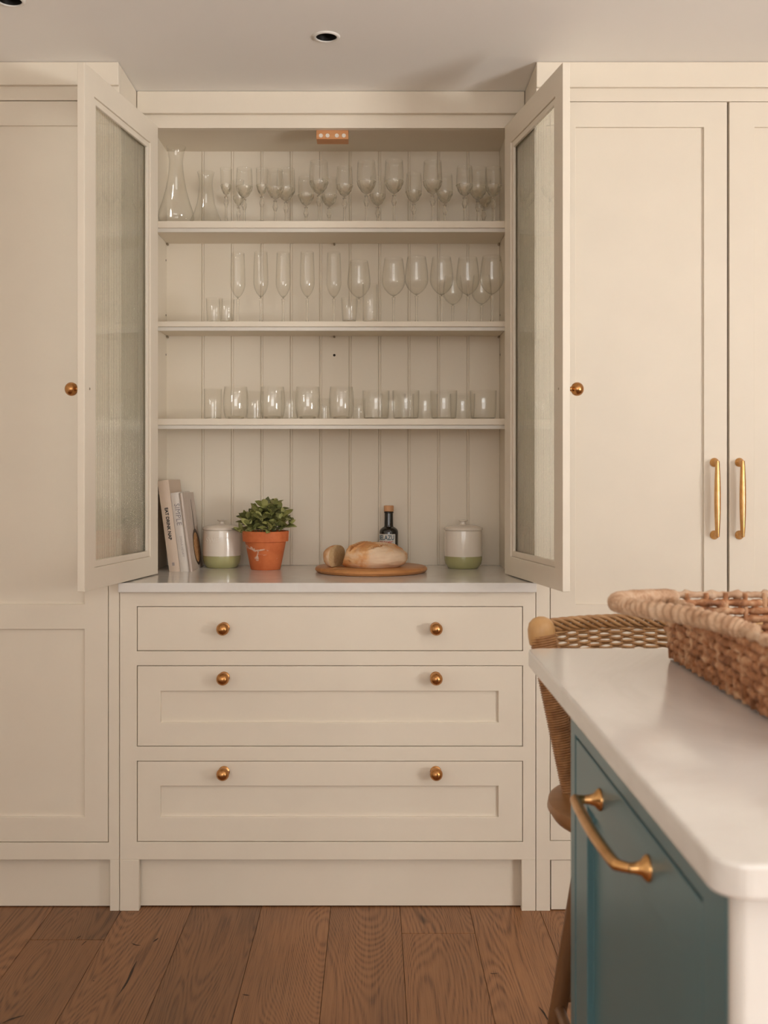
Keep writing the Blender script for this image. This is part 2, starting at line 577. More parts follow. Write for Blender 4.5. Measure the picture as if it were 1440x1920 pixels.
floor = structure('floor', boxbm(XL - .1, XR + .1, YF - .1, YB + .1, -0.10, -0.012), M['crack'])
structure('wall_back', boxbm(XL - .1, XR + .1, YB, YB + .1, 0, CEIL), M['wall'])
structure('wall_left', boxbm(XL - .1, XL, YF, YB, 0, CEIL), M['wall'])
bm = BM()
panel_board(bm, YF - .1, YB, 0, CEIL, [(-1.15, 0.35, 0.62, 1.66)], None, 0.10, lambda u, d, v: (XR + d, u, v))
structure('wall_right', bm, M['wall'])
bm = BM()
panel_board(bm, XL - .1, XR + .1, 0, CEIL, [(-1.4, 1.4, 0.95, 2.25)], None, 0.10, lambda u, d, v: (u, YF - d, v))
structure('wall_front', bm, M['wall'])
bm = BM()
panel_board(bm, -1.15, 0.35, 0.62, 1.66, [(a, b, c, d) for a, b in ((-1.11, -0.66), (-0.63, -0.17), (-0.14, 0.31)) for c, d in ((0.66, 1.12), (1.15, 1.62))],
            None, 0.03, lambda u, d, v: (XR + 0.003 + d, u, v))
structure('window_1', bm, M['white_trim'], bevel=0.003)
bm = BM()
panel_board(bm, -1.4, 1.4, 0.95, 2.25, [(-1.34, -0.47, 1.0, 2.2), (-0.43, 0.43, 1.0, 2.2), (0.47, 1.34, 1.0, 2.2)],
            None, 0.03, lambda u, d, v: (u, YF - 0.003 - d, v))
structure('window_2', bm, M['white_trim'], bevel=0.003)

# oak boards: each plank an object, 193 mm wide, butt joints where the photograph shows them
PW = 131.0 / 678.0
x_edges = []
k0 = PX(357.5, D0)
edges = [k0 + PW * k for k in range(-9, 19)]
JOINTS = {(99, 228): 1762, (751, 881): 1750}
random.seed(11)
plank_mesh = {}
for a, b in zip(edges, edges[1:]):
    if b < XL or a > XR: continue
    cuts = [YF]
    mid_px = VX + (a + b) / 2 * FPX / D0
    joint = next((yy for (l, r), yy in JOINTS.items() if l - 8 < mid_px < r + 8), None)
    if joint:
        yj = EYE * FPX / (joint - VY)
        c = yj
        seq = [yj]
        while c - 2.0 > YF + 0.3: c -= 2.0; seq.append(c)
        cuts += seq[::-1]
    elif 80 < mid_px < 1150:
        c = YF + random.uniform(0.5, 1.6)
        while c < 1.6:
            cuts.append(c); c += 2.0
    else:
        c = YF + random.uniform(0.3, 1.9)
        while c < YB - 0.4:
            cuts.append(c); c += 2.0
    cuts.append(YB)
    for y0, y1 in zip(cuts, cuts[1:]):
        g = 0.0005
        bm = boxbm(-(b - a) / 2 + g, (b - a) / 2 - g, -(y1 - y0) / 2 + 0.0013, (y1 - y0) / 2 - 0.0013, -0.012, 0.0)
        o = obj('plank', bm, M['oak'], floor, world=False, bevel=0.0008, seg=1)
        o.location = ((a + b) / 2, (y0 + y1) / 2, 0)
        near = [v for p_, v in ((164, 0.84), (293, 0.86), (423, 0.76), (555, 1.12), (685, 0.93), (816, 1.14), (948, 1.16)) if abs(p_ - mid_px) < 20]
        tone = (near[0] if near else random.uniform(0.8, 1.1)) * (1.0 if y1 < YB else (0.95 if joint else 1.0))
        o.color = (tone, tone * 0.99, tone * 0.97, 1)

# filled cracks in the oak
def crack(pts, w):
    w *= 0.55
    bm = BM()
    P = []
    for x, y in pts:
        d = EYE * FPX / (y - VY)
        P.append(Vector((PX(x, d), d, 0.0006)))
    P = spline(P, 10)
    L_, R_ = [], []
    for i, p in enumerate(P):
        t = (P[min(i + 1, 9)] - P[max(i - 1, 0)]).normalized()
        s = Vector((-t.y, t.x, 0))
        ww = w * math.sin(PI * (i + 0.35) / 9.9) * (0.7 + 0.5 * random.random())
        L_.append(bm.verts.new(p + s * ww)); R_.append(bm.verts.new(p - s * ww))
    for i in range(9): bm.faces.new((L_[i], R_[i], R_[i + 1], L_[i + 1]))
    o = obj('filled_crack', bm, M['crack'], floor)
    return o
crack([(257, 1802), (250, 1815), (238, 1842), (219, 1870)], 0.005)
crack([(4, 1919), (22, 1911), (46, 1904)], 0.006)
crack([(246, 1768), (254, 1772), (264, 1773)], 0.004)
crack([(287, 1767), (292, 1763), (297, 1759)], 0.005)
crack([(152, 1774), (158, 1768), (163, 1764)], 0.003)
crack([(143, 1761), (147, 1758), (152, 1755)], 0.004)
crack([(174, 1840), (177, 1839)], 0.004)
crack([(455, 1865), (461, 1866), (468, 1867)], 0.004)
crack([(1010, 1888), (1020, 1900), (1030, 1918)], 0.004)
crack([(918, 1825), (925, 1826), (935, 1825)], 0.003)

# ------------------------------------------------------------------ hardware shared by the units
KNOB_ = [(0.0175, 0), (0.0175, 0.0025), (0.0150, 0.0045), (0.009, 0.0065), (0.0065, 0.010), (0.0065, 0.014), (0.009, 0.0165), (0.0145, 0.020),
        (0.018, 0.026), (0.0195, 0.033), (0.0185, 0.040), (0.015, 0.046), (0.009, 0.0495), (0.004, 0.0508), (0, 0.051)]
KNOB = KNOB_[:8]
for i in range(1, 15):      # round head
    a = math.radians(-50 + 140 * i / 14)
    KNOB.append((0.0195 * math.cos(a) if i < 14 else 0.0, 0.0325 + 0.0187 * math.sin(a)))
def knob(parent, center, axis, mat_=None, world=True):
    bm = BM()
    s = 0.90
    lathe(bm, [(r * s, h * s) for r, h in KNOB], 36, center, axis)
    return obj('knob', bm, mat_ or M['brass'], parent, world=world, smooth=True, angle=50, label='round aged brass knob')

def bar_handle(parent, x, y, z0, z1):
    """Upright pull: two domed roses and a swelling bar, on a front facing -Y."""
    bm = BM()
    for z in (z0, z1):
        lathe(bm, [(0.0125, 0), (0.0125, 0.002), (0.011, 0.005), (0.0075, 0.009), (0.0055, 0.014), (0.0055, 0.026), (0, 0.030)], 24, (x, y, z), 'Y')
    n = 24
    pts = [(x, y - 0.028, z0 - 0.004 + (z1 - z0 + 0.008) * i / (n - 1)) for i in range(n)]
    tube(bm, pts, lambda i, a: 0.0052 + 0.0036 * math.sin(PI * i / (n - 1)) ** 0.8, 14, up=Vector((0, 1, 0)))
    return obj('handle', bm, M['brass_light'], parent, smooth=True, angle=50, label='upright satin brass bar handle')

Y_ = lambda y0: (lambda u, d, v: (u, y0 + d, v))

def shaker(parent, name, px, py, panels, y0=D0, gap=0.0018, mat_=None, rec=0.008, t=0.022, label=None):
    """Framed front on the plane y0, its outline and sunk panels given as frame pixels on that plane."""
    x0, x1 = PX(px[0], y0) + gap, PX(px[1], y0) - gap
    z0, z1 = PZ(py[1], y0) + gap, PZ(py[0], y0) - gap
    bm = BM()
    pn = [(PX(a, y0), PX(b, y0), PZ(d, y0), PZ(c, y0)) for a, b, c, d in panels]
    panel_board(bm, x0, x1, z0, z1, pn, rec, t, Y_(y0 + 0.0012))
    return obj(name, bm, mat_ or M['paint'], parent, bevel=0.0014, label=label)

# ------------------------------------------------------------------ left tall unit
XS_L, XS_R = PX(222, 2.988), PX(1006, 2.988)    # inner sides of the tall units
KICK = PZ(1612, D0)
t = thing('tall_cabinet', 'cream tall cupboard with two-panel shaker door, behind the left open glass door', 'cupboard', (-1.35, D0, 0))
bm = BM()
x0 = XL + 0.01
op = [(PX(-615, D0), PX(-211, D0)), (PX(-202, D0), PX(203.5, D0))]
zt, zb = PZ(188, D0), PZ(1580, D0)
panel_board(bm, x0, XS_L - 0.0008, KICK, CEIL - 0.002, [(a, b, zb, zt) for a, b in op], None, 0.022, Y_(D0))
obj('face_frame', bm, M['paint'], t, bevel=0.0012)
bm = BM()
box(bm, XS_L - 0.02, XS_L - 0.0008, D0 + 0.0225, 3.55, 0.0, CEIL - 0.002)
box(bm, x0, x0 + 0.02, D0 + 0.0225, 3.55, 0.0, CEIL - 0.002)
box(bm, x0 + 0.02, XS_L - 0.02, 3.53, 3.55, 0.0, CEIL - 0.002)
obj('carcass', bm, M['paint'], t)
bm = BM()
box(bm, PX(206, D0), XS_L - 0.0008, D0, D0 + 0.022, 0.0, KICK)
obj('leg', bm, M['paint'], t, bevel=0.0012)
bm = boxbm(x0, XS_L + 0.0, D0 - 0.012, D0 - 0.0003, PZ(159, 2.988), CEIL - 0.001)
obj('cornice', bm, M['paint'], t, bevel=0.0025)
obj('plinth', boxbm(x0 + 0.021, XS_L - 0.021, D0 + 0.028, D0 + 0.045, 0.003, KICK + 0.01), M['paint'], t)
for (a, b) in ((-202, 203.5), (-615, -211)):
    shaker(t, 'door', (a, b), (188, 1580), [(a + 45, b - 45.5, 235, 1133), (a + 45, b - 45.5, 1180, 1532)])

# ------------------------------------------------------------------ right tall unit
t = thing('tall_cabinet', 'cream tall double cupboard with upright brass bar handles, right of the glazed dresser', 'cupboard', (1.0, D0, 0))
bm = BM()
x1 = PX(1732, D0)
ops = [(1031, 1700)]
zt, zb = PZ(190, D0), PZ(1577, D0)
panel_board(bm, XS_R + 0.0008, x1, KICK - 0.001, CEIL - 0.002, [(PX(a, D0), PX(b, D0), zb, zt) for a, b in ops], None, 0.022, Y_(D0))
obj('face_frame', bm, M['paint'], t, bevel=0.0012)
bm = BM()
box(bm, XS_R + 0.0008, XS_R + 0.02, D0 + 0.0225, 3.55, 0.0, CEIL - 0.002)
box(bm, x1 - 0.02, x1, D0 + 0.0225, 3.55, 0.0, CEIL - 0.002)
box(bm, XS_R + 0.02, x1 - 0.02, 3.53, 3.55, 0.0, CEIL - 0.002)
box(bm, XS_R + 0.02, x1 - 0.02, D0 + 0.045, D0 + 0.05, 0.0, CEIL - 0.01)
obj('carcass', bm, M['paint'], t)
obj('leg', boxbm(XS_R + 0.0008, PX(1031.5, D0), D0, D0 + 0.022, 0.0, KICK), M['paint'], t, bevel=0.0012)
obj('cornice', boxbm(XS_R - 0.0, x1 + 0.01, D0 - 0.012, D0 - 0.0003, PZ(163, 2.988), CEIL - 0.001), M['paint'], t, bevel=0.0025)
obj('plinth', boxbm(PX(1034, D0), x1, D0 + 0.004, D0 + 0.02, 0.003, KICK - 0.003), M['paint'], t)
for (a, b, hx, lab) in ((1031.5, 1364.5, 1339.5, None), (1367, 1699.5, 1386.5, None)):
    d = shaker(t, 'door', (a, b), (190, 1577), [(a + 48, b - 44.5, 238, 1133), (a + 48, b - 44.5, 1180, 1532)], gap=0.0012)
    bar_handle(d, PX(hx, D0), D0 + 0.001, PZ(1003, D0), PZ(867, D0))

# ------------------------------------------------------------------ base unit with three drawers
t = thing('base_cabinet', 'cream base unit of three drawers with round brass knobs, under the glazed dresser', 'cabinet', (-0.12, D0, 0))
bm = BM()
WT_Z1 = EYE - 0.2975
WT_Z0 = PZ(1111, 2.98)
bx0, bx1 = PX(230.5, D0), PX(1005, D0)
bx0, bx1 = XS_L + 0.0008, XS_R - 0.0008
draw = [(1137, 1221), (1248, 1400), (1427, 1579)]
panel_board(bm, bx0, bx1, KICK, WT_Z0 - 0.0005, [(PX(256.5, D0), PX(980.5, D0), PZ(b, D0), PZ(a, D0)) for a, b in draw], None, 0.022, Y_(D0))
obj('face_frame', bm, M['paint'], t, bevel=0.0012)
bm = BM()
box(bm, bx0, bx0 + 0.018, D0 + 0.0225, 3.54, 0, WT_Z0 - 0.001)
box(bm, bx1 - 0.018, bx1, D0 + 0.0225, 3.54, 0, WT_Z0 - 0.001)
box(bm, bx0 + 0.018, bx1 - 0.018, 3.52, 3.54, 0, WT_Z0 - 0.001)
obj('carcass', bm, M['paint'], t)
for a, b in ((bx0, PX(260.5, D0)), (PX(978, D0), bx1)):
    obj('leg', boxbm(a, b, D0, D0 + 0.022, 0, KICK), M['paint'], t, bevel=0.0012)
obj('plinth', boxbm(bx0 + 0.019, bx1 - 0.019, D0 + 0.028, D0 + 0.046, 0.004, KICK + 0.01), M['paint'], t)
for k, (a, b) in enumerate(draw):
    pn = [] if k == 0 else [(301, 934.5, (1296, 1474)[k - 1], (1355, 1532)[k - 1])]
    d = shaker(t, 'drawer', (256.5, 980.5), (a, b), pn, gap=0.0016)
    z = (PZ(1181, 2.96), PZ(1275, 2.96), PZ(1454.5, 2.96))[k]
    for xk in (416.5, 818.5):
        knob(d, (PX(xk, 2.962), D0 + 0.001, z), 'Y')

# worktop of the dresser
tag(obj('worktop', boxbm(XS_L + 0.0006, XS_R - 0.0006, 2.98, 3.562, WT_Z0, WT_Z1), M['quartz'], bevel=0.002),
    'white polished stone worktop over the three drawers, carrying bread and jars', 'worktop')

# ------------------------------------------------------------------ glazed upper unit
t = thing('glazed_dresser', 'cream open dresser of glassware shelves with two reeded glass doors standing open', 'dresser', (-0.125, DU, WT_Z1))
TOP_I = EYE + 1.061          # underside of the inside top
OP_L, OP_R = -0.661, 0.411   # door opening
IN_L, IN_R = -0.678, 0.415   # inside faces of the sides
Z_OP = PZ(240, DU)
bm = BM()
panel_board(bm, XS_L + 0.0008, XS_R - 0.0008, WT_Z1 + 0.0005, CEIL - 0.002, [(OP_L, OP_R, WT_Z1 + 0.0005, Z_OP)], None, 0.022, Y_(DU))
obj('face_frame', bm, M['paint'], t, bevel=0.0012)
obj('cornice', boxbm(XS_L + 0.001, XS_R - 0.001, 3.216, DU - 0.0003, PZ(212, 3.216), CEIL - 0.001), M['paint'], t, bevel=0.0025)
obj('side_panel', boxbm(IN_L - 0.018, IN_L, DU + 0.0225, 3.575, WT_Z1 + 0.0005, TOP_I + 0.018), M['inside'], t)
obj('side_panel', boxbm(IN_R, IN_R + 0.018, DU + 0.0225, 3.575, WT_Z1 + 0.0005, TOP_I + 0.018), M['inside'], t)
obj('top_panel', boxbm(IN_L, IN_R, DU + 0.0225, 3.575, TOP_I, TOP_I + 0.018), M['inside'], t)
# beaded back boards
YBK = 3.56
e = [IN_L] + [(378 - VX) * YBK / FPX + 0.09672 * k for k in range(10)] + [IN_R]
for k in range(len(e) - 1):
    a, b = e[k], e[k + 1]
    prof = []
    if k > 0:
        prof += [(a + 0.0002, 0.010), (a + 0.0002, 0.0022), (a + 0.0010, 0.0020), (a + 0.0018, 0.0007), (a + 0.003, 0.0), (a + 0.0052, 0.0),
                 (a + 0.0064, 0.0006), (a + 0.0070, 0.0022), (a + 0.0080, 0.0022), (a + 0.0088, 0.0)]
    else:
        prof += [(a, 0.010), (a, 0.0)]
    prof += [(b - 0.0009, 0.0), (b - 0.0002, 0.0018), (b - 0.0002, 0.010)]
    bm = BM()
    lo = [bm.verts.new((x, YBK + d, WT_Z1 + 0.0006)) for x, d in prof]
    hi = [bm.verts.new((x, YBK + d, TOP_I - 0.0002)) for x, d in prof]
    for i in range(len(prof) - 1): bm.faces.new((lo[i], lo[i + 1], hi[i + 1], hi[i]))
    bm.faces.new((lo[-1], lo[0], hi[0], hi[-1]))
    bm.faces.new(lo); bm.faces.new(hi[::-1])
    obj('back_board', bm, M['inside'], t)
# shelves
SH = [EYE + 0.779, EYE + 0.471, EYE + 0.172]
SH_Y = 3.33
for k, z in enumerate(SH):
    th = (0.021, 0.0165, 0.0195)[k]
    s = obj('shelf', boxbm(IN_L + 0.0005, IN_R - 0.0005, SH_Y, YBK - 0.0005, z - th, z), M['inside'], t, bevel=0.0012)
    obj('light_strip', boxbm(IN_L + 0.002, IN_R - 0.002, SH_Y + 0.006, SH_Y + 0.016, z - th - 0.012, z - th - 0.0002), M['alu'], s, bevel=0.001, label='pale grey strip under the shelf edge')
    if k < 2:
        for x in (IN_L + 0.004, IN_R - 0.004, -0.128):
            bm = BM()
            c = (x, YBK - 0.006, z - th - 0.0035)
            lathe(bm, [(0, 0), (0.0035, 0), (0.0035, 0.012), (0.0015, 0.014), (0, 0.014)], 10, (c[0], YBK - 0.001, c[2]), 'Y')
            obj('shelf_pin', bm, M['steel'], t, smooth=True, angle=40)
for x, z in ((-0.128, PZ(666, 3.56)),):
    bm = BM()
    lathe(bm, [(0, 0.0002), (0.0042, 0.0002), (0.0042, 0.0009), (0.0026, 0.0009), (0.0022, 0.0004), (0, 0.0004)], 14, (x, YBK, z), 'Y')
    obj('pin_hole', bm, M['dark'], t, label='dark pin hole in the back boards')
for s, X in ((1, IN_L), (-1, IN_R)):
    for yy in (488, 591, 665):
        bm = BM()
        z = PZ(yy, 3.545)
        vs = lathe(bm, [(0, 0), (0.0035, 0), (0.0035, 0.0006), (0, 0.0006)], 12, (0, 0, 0), 'X')
        for v in vs: v.co = Vector((X + s * (-v.co.x + 0.0001), v.co.y + 3.545, v.co.z + z))
        obj('pin_hole', bm, M['dark'], t)
# magnetic catch block under the lintel
bm = boxbm(PX(593, 3.258), PX(653, 3.258), 3.2585, 3.31, EYE + 1.008, TOP_I - 0.0005)
cb = obj('catch_block', bm, M['beech'], t, bevel=0.0012, label='beech block holding four round magnets')
for xm in (601.5, 614, 631.5, 644.5):
    bm = BM()
    lathe(bm, [(0, 0), (0.0058, 0), (0.0062, 0.0004), (0.0058, 0.0014), (0.0022, 0.0014), (0.0018, 0.0008), (0, 0.0008)], 18, (PX(xm, 3.257), 3.2584, EYE + 1.0185), 'Y')
    obj('magnet', bm, M['magnet'], cb, smooth=True, angle=40)

# glass doors, hinged at the opening, swung out about 99 degrees
DW, DZ0, DZ1, DT = 0.512, WT_Z1 + 0.0025, PZ(238, DU), 0.020
DH = DZ1 - DZ0
def glass_door(side):
    """Local: x along the door from the hinge, y = thickness (y = 0 shows outside), z up from the bottom."""
    sg = 1 if side == 'L' else -1
    bm = BM()
    st, rt, rb = 0.060, 0.066, 0.056
    panel_board(bm, 0, DW, 0, DH, [(st, DW - st, rb, DH - rt)], None, DT, lambda u, d, v: (sg * u, d, v))
    d = obj('door', bm, M['paint'], t, world=False, bevel=0.0016, label='open glazed door with tall reeded pane')
    d.location = Vector((OP_L if side == 'L' else OP_R, DU, DZ0)) - wloc(t)
    d.rotation_euler = (0, 0, -sg * math.radians(99.5))
    # glazing bead on the inner face
    bm = BM()
    b = 0.017
    panel_board(bm, st + 0.0002, DW - st - 0.0002, rb + 0.0002, DH - rt - 0.0002, [(st + b, DW - st - b, rb + b, DH - rt - b)], None, 0.008, lambda u, dd, v: (sg * u, DT - 0.0035 - dd, v))
    obj('glazing_bead', bm, M['paint'], d, world=False, bevel=0.002)
    # reeded pane
    x0, x1, z0, z1 = st + 0.001, DW - st - 0.001, rb + 0.001, DH - rt - 0.001
    pitch, amp, th = 0.0112, 0.0024, 0.004
    nr = int((x1 - x0) / pitch)
    per = 8
    bm = BM()
    cols = []
    for i in range(nr * per + 1):
        x = x0 + (x1 - x0) * i / (nr * per)
        y = 0.0045 - amp * abs(math.sin(PI * i / per))
        cols.append([bm.verts.new((sg * x, y, z0)), bm.verts.new((sg * x, y, z1)), bm.verts.new((sg * x, 0.0045 + th - 0.0016, z1)), bm.verts.new((sg * x, 0.0045 + th - 0.0016, z0))])
    for a, c in zip(cols, cols[1:]):
        for q in range(4):
            bm.faces.new((a[q], a[(q + 1) % 4], c[(q + 1) % 4], c[q]))
    bm.faces.new(cols[0]); bm.faces.new(cols[-1][::-1])
    obj('pane', bm, M['reeded'], d, world=False, label='vertically reeded translucent glass')
    kb = BM()
    s = 0.9
    vs = lathe(kb, [(r * s, h * s) for r, h in KNOB], 36, (0, 0, 0), 'Y')
    kz = PZ(729, 2.755) - DZ0
    for v in vs: v.co += Vector((sg * (DW - 0.030), 0, kz))
    obj('knob', kb, M['brass'], d, world=False, smooth=True, angle=50, label='round aged brass knob')
    sb = BM()
    vs = lathe(sb, [(0, -0.0012), (0.0028, -0.001), (0.0034, 0)], 12, (0, 0, 0), 'Y')
    for v in vs: v.co += Vector((sg * (DW - 0.030), DT, kz))
    obj('screw', sb, M['steel'], d, world=False, smooth=True)
    for zz in (0.12, DH - 0.14):
        hb = BM()
        lathe(hb, [(0, 0), (0.0045, 0), (0.0045, 0.06), (0, 0.06)], 12, (sg * 0.001, -0.003, zz))
        obj('hinge', hb, M['brass'], d, world=False, smooth=True, angle=40)
    return d
glass_door('L')
glass_door('R')

# ------------------------------------------------------------------ downlights
for k, (x, y) in enumerate(DL):
    o = thing('downlight', ('white ringed recessed downlight with black inside, whole in view above the dresser' if k == 0 else
                            'white ringed recessed downlight cut off by the top left corner of the picture'), 'downlight', (x, y, CEIL))
    bm = BM()
    lathe(bm, [(0.0275, 0.002), (0.0275, -0.0035), (0.030, -0.0045), (0.0345, -0.003), (0.036, -0.0002), (0.0285, 0.0015), (0.0275, 0.002)], 40, (x, y, CEIL))
    obj('trim_ring', bm, M['white_trim'], o, smooth=True, angle=50)
    bm = BM()
    lathe(bm, [(0.0272, -0.001), (0.025, 0.02), (0.020, 0.045), (0, 0.047)], 32, (x, y, CEIL))
    obj('baffle', bm, M['black'], o, smooth=True)
    bm = BM()
    lathe(bm, [(0, 0.036), (0.008, 0.037), (0.0165, 0.040), (0.0165, 0.044), (0, 0.044)], 24, (x, y, CEIL))
    obj('lamp', bm, M['lamp_glass'], o, smooth=True)

# ------------------------------------------------------------------ glassware
def wall_profile(outer, w):
    """Outer wall points (r, h) bottom to top -> closed thin shell, open at the top."""
    inner = [(max(r - w, 0.0), h) for r, h in outer]
    inner[0] = (0.0, outer[0][1] + w * 1.6)
    if outer[0][0] > 0: inner = [(0.0, outer[0][1] + w * 1.6)] + [(max(r - w, 0.0005), h + w * 1.2) for r, h in outer[1:-1]] + [(outer[-1][0] - w, outer[-1][1])]
    else: inner = [(0.0, outer[0][1] + w * 1.6)] + [(max(r - w, 0.0005), h + w * 0.8) for r, h in outer[1:-1]] + [(outer[-1][0] - w, outer[-1][1])]
    o = outer if outer[0][0] == 0 else [(0.0, outer[0][1])] + outer
    rim = [(outer[-1][0] - w * 0.5, outer[-1][1] + w * 0.5)]
    return o + rim + inner[::-1]

def arc_bowl(r_max, r_rim, h0, h1, n=10, belly=0.42):
    """Egg-shaped bowl from the stem top h0 to the rim h1."""
    out = [(0.0, h0)]
    for i in range(1, n + 1):
        u = i / n
        if u < belly:
            a = u / belly * PI / 2
            r = r_max * math.sin(a) ** 0.75
        else:
            v = (u - belly) / (1 - belly)
            r = r_max + (r_rim - r_max) * v ** 1.6
        out.append((max(r, 0.004), h0 + (h1 - h0) * u))
    return out

PROTO = {}
def stemware(kind, bowl, stem, foot_r, cut=False, segs=28):
    root = bpy.data.objects.new({'flute': 'champagne_flute', 'wine': 'wine_glass', 'goblet': 'crystal_goblet', 'sherry': 'crystal_sherry_glass'}[kind.split('_')[0]], None)
    root.empty_display_size = 0.02
    bm = BM(); lathe(bm, wall_profile(bowl, 0.0009), segs)
    obj('bowl', bm, M['glass_wall'], root, world=False, smooth=True)
    bm = BM(); lathe(bm, stem, 9 if cut else 14)
    obj('stem', bm, M['glass'], root, world=False, smooth=not cut)
    bm = BM()
    lathe(bm, [(0, 0.0), (foot_r, 0.0), (foot_r + 0.0004, 0.001), (foot_r, 0.0018), (foot_r * 0.55, 0.0035), (0.0045, 0.0075), (0, 0.0075)], 28)
    obj('foot', bm, M['glass'], root, world=False, smooth=True, angle=40)
    if cut:
        # faceted cut around the bottom of the bowl
        h0, h1 = bowl[1][1] - 0.002, bowl[0][1] + (bowl[-1][1] - bowl[0][1]) * 0.40
        bm = BM()
        n = 14
        pr = [p for p in bowl if p[1] <= h1 and p[0] > 0]
        rings = []
        for q, (r, h) in enumerate(pr):
            rings.append([bm.verts.new(((r + 0.0004 + (0.0012 if (k + q) % 2 else 0)) * math.cos(2 * PI * k / n), (r + 0.0004 + (0.0012 if (k + q) % 2 else 0)) * math.sin(2 * PI * k / n), h)) for k in range(n)])
        inn = [[bm.verts.new((max(r - 0.0008, 0.001) * math.cos(2 * PI * k / n), max(r - 0.0008, 0.001) * math.sin(2 * PI * k / n), h)) for k in range(n)] for r, h in pr]
        allr = rings + inn[::-1]
        for a, b in zip(allr, allr[1:] + allr[:1]):
            for k in range(n):
                bm.faces.new((a[k], a[(k + 1) % n], b[(k + 1) % n], b[k]))
        obj('cut_facets', bm, M['glass'], root, world=False)
    return root

def tumbler(name, outer, base_h, segs=32):
    root = bpy.data.objects.new(name, None)
    root.empty_display_size = 0.02
    bm = BM(); lathe(bm, wall_profile([(r, h) for r, h in outer], 0.0011), segs)
    obj('wall', bm, M['glass_wall'], root, world=False, smooth=True, angle=60)
    r0 = outer[0][0]
    r1 = outer[1][0]
    bm = BM(); lathe(bm, [(0, 0.0), (r0 - 0.002, 0.0), (r0 - 0.0006, 0.001), (min(r1, r0 + 0.002) - 0.0014, base_h * 0.8), (r0 * 0.72, base_h), (0, base_h * 0.92)], segs)
    obj('thick_base', bm, M['glass'], root, world=False, smooth=True, angle=50)
    return root

def stem_prof(h, r=0.0035, knop=0.0):
    p = [(0, 0.0072), (0.0055, 0.0074), (r, 0.018), (r, h * 0.5)]
    if knop: p += [(r, h - 0.034), (r + knop * 0.5, h - 0.028), (r + knop, h - 0.02), (r + knop * 0.5, h - 0.012)]
    p += [(r + 0.0008, h - 0.006), (r + 0.0026, h - 0.001), (0, h + 0.0012)]
    return p

# kind -> (prototype, height, widest radius)
def build_protos():
    PROTO['goblet'] = stemware('goblet', arc_bowl(0.030, 0.0275, 0.092, 0.198, belly=0.45), stem_prof(0.092, 0.0042, 0.005), 0.034, True)
    PROTO['goblet_small'] = stemware('goblet', arc_bowl(0.026, 0.0235, 0.082, 0.178, belly=0.45), stem_prof(0.082, 0.004, 0.005), 0.031, True)
    PROTO['sherry'] = stemware('sherry', arc_bowl(0.0175, 0.0185, 0.083, 0.170, belly=0.5), stem_prof(0.083, 0.0038, 0.004), 0.027, True)
    PROTO['flute'] = stemware('flute', arc_bowl(0.0235, 0.0205, 0.083, 0.228, belly=0.33), stem_prof(0.083, 0.0036), 0.033)
    PROTO['wine'] = stemware('wine', arc_bowl(0.0370, 0.029, 0.090, 0.212, belly=0.40), stem_prof(0.090, 0.0036), 0.036)
    PROTO['wine_small'] = stemware('wine', arc_bowl(0.032, 0.026, 0.074, 0.170, belly=0.40), stem_prof(0.074, 0.0036), 0.033)
    PROTO['tumbler_round'] = tumbler('rounded_tumbler', [(0.026, 0), (0.033, 0.006), (0.0375, 0.022), (0.0395, 0.045), (0.0385, 0.075), (0.0355, 0.103)], 0.012)
    PROTO['tumbler'] = tumbler('straight_tumbler', [(0.035, 0), (0.0385, 0.004), (0.0408, 0.03), (0.0418, 0.060), (0.0422, 0.090)], 0.007)
    PROTO['tumbler_slim'] = tumbler('slim_tumbler', [(0.0255, 0), (0.028, 0.003), (0.0285, 0.05), (0.029, 0.100)], 0.010)
    PROTO['tumbler_low'] = tumbler('low_tumbler', [(0.0185, 0), (0.0205, 0.004), (0.0225, 0.03), (0.0245, 0.074)], 0.010)
    PROTO['highball'] = tumbler('highball_glass', [(0.0265, 0), (0.029, 0.003), (0.0295, 0.06), (0.030, 0.155)], 0.014)
build_protos()
used = set()
ORD = ['first', 'second', 'third', 'fourth', 'fifth', 'sixth', 'seventh', 'eighth', 'ninth', 'tenth', 'eleventh', 'twelfth', 'thirteenth']

RAD = {'goblet': 0.0345, 'goblet_small': 0.0315, 'sherry': 0.0275, 'flute': 0.0335, 'wine': 0.0374, 'wine_small': 0.0334, 'tumbler_round': 0.0399, 'tumbler': 0.0426,
       'tumbler_slim': 0.0293, 'tumbler_low': 0.0248, 'highball': 0.0303}
QUEUE = []
def place(*a): QUEUE.append(a)
def settle():
    """Slide glasses to or from the back of their shelf until none touch, each staying on its own sight line."""
    for z in SH:
        L_ = [[a[1], a[2], RAD[a[0]] * (a[6] if len(a) > 6 else 1.0), a] for a in QUEUE if a[3] == z]
        for it in range(400):
            moved = False
            for i in range(len(L_)):
                for j in range(i):
                    A, B = L_[i], L_[j]
                    dx = PX(A[0], A[1]) - PX(B[0], B[1])
                    need = A[2] + B[2] + 0.0008
                    dy = A[1] - B[1]
                    if dx * dx + dy * dy < need * need:
                        m = (math.sqrt(max(need * need - dx * dx, 0)) - abs(dy)) / 2 + 0.0005
                        s = 1 if dy > 0 or (dy == 0 and i % 2) else -1
                        A[1] += s * m * 0.7; B[1] -= s * m * 0.7
                        moved = True
            for A in L_: A[1] = min(max(A[1], SH_Y + 0.004 + A[2]), YBK - 0.003 - A[2])
            if not moved: break
        for A in L_:
            a = list(A[3]); a[2] = A[1]
            put(*a)

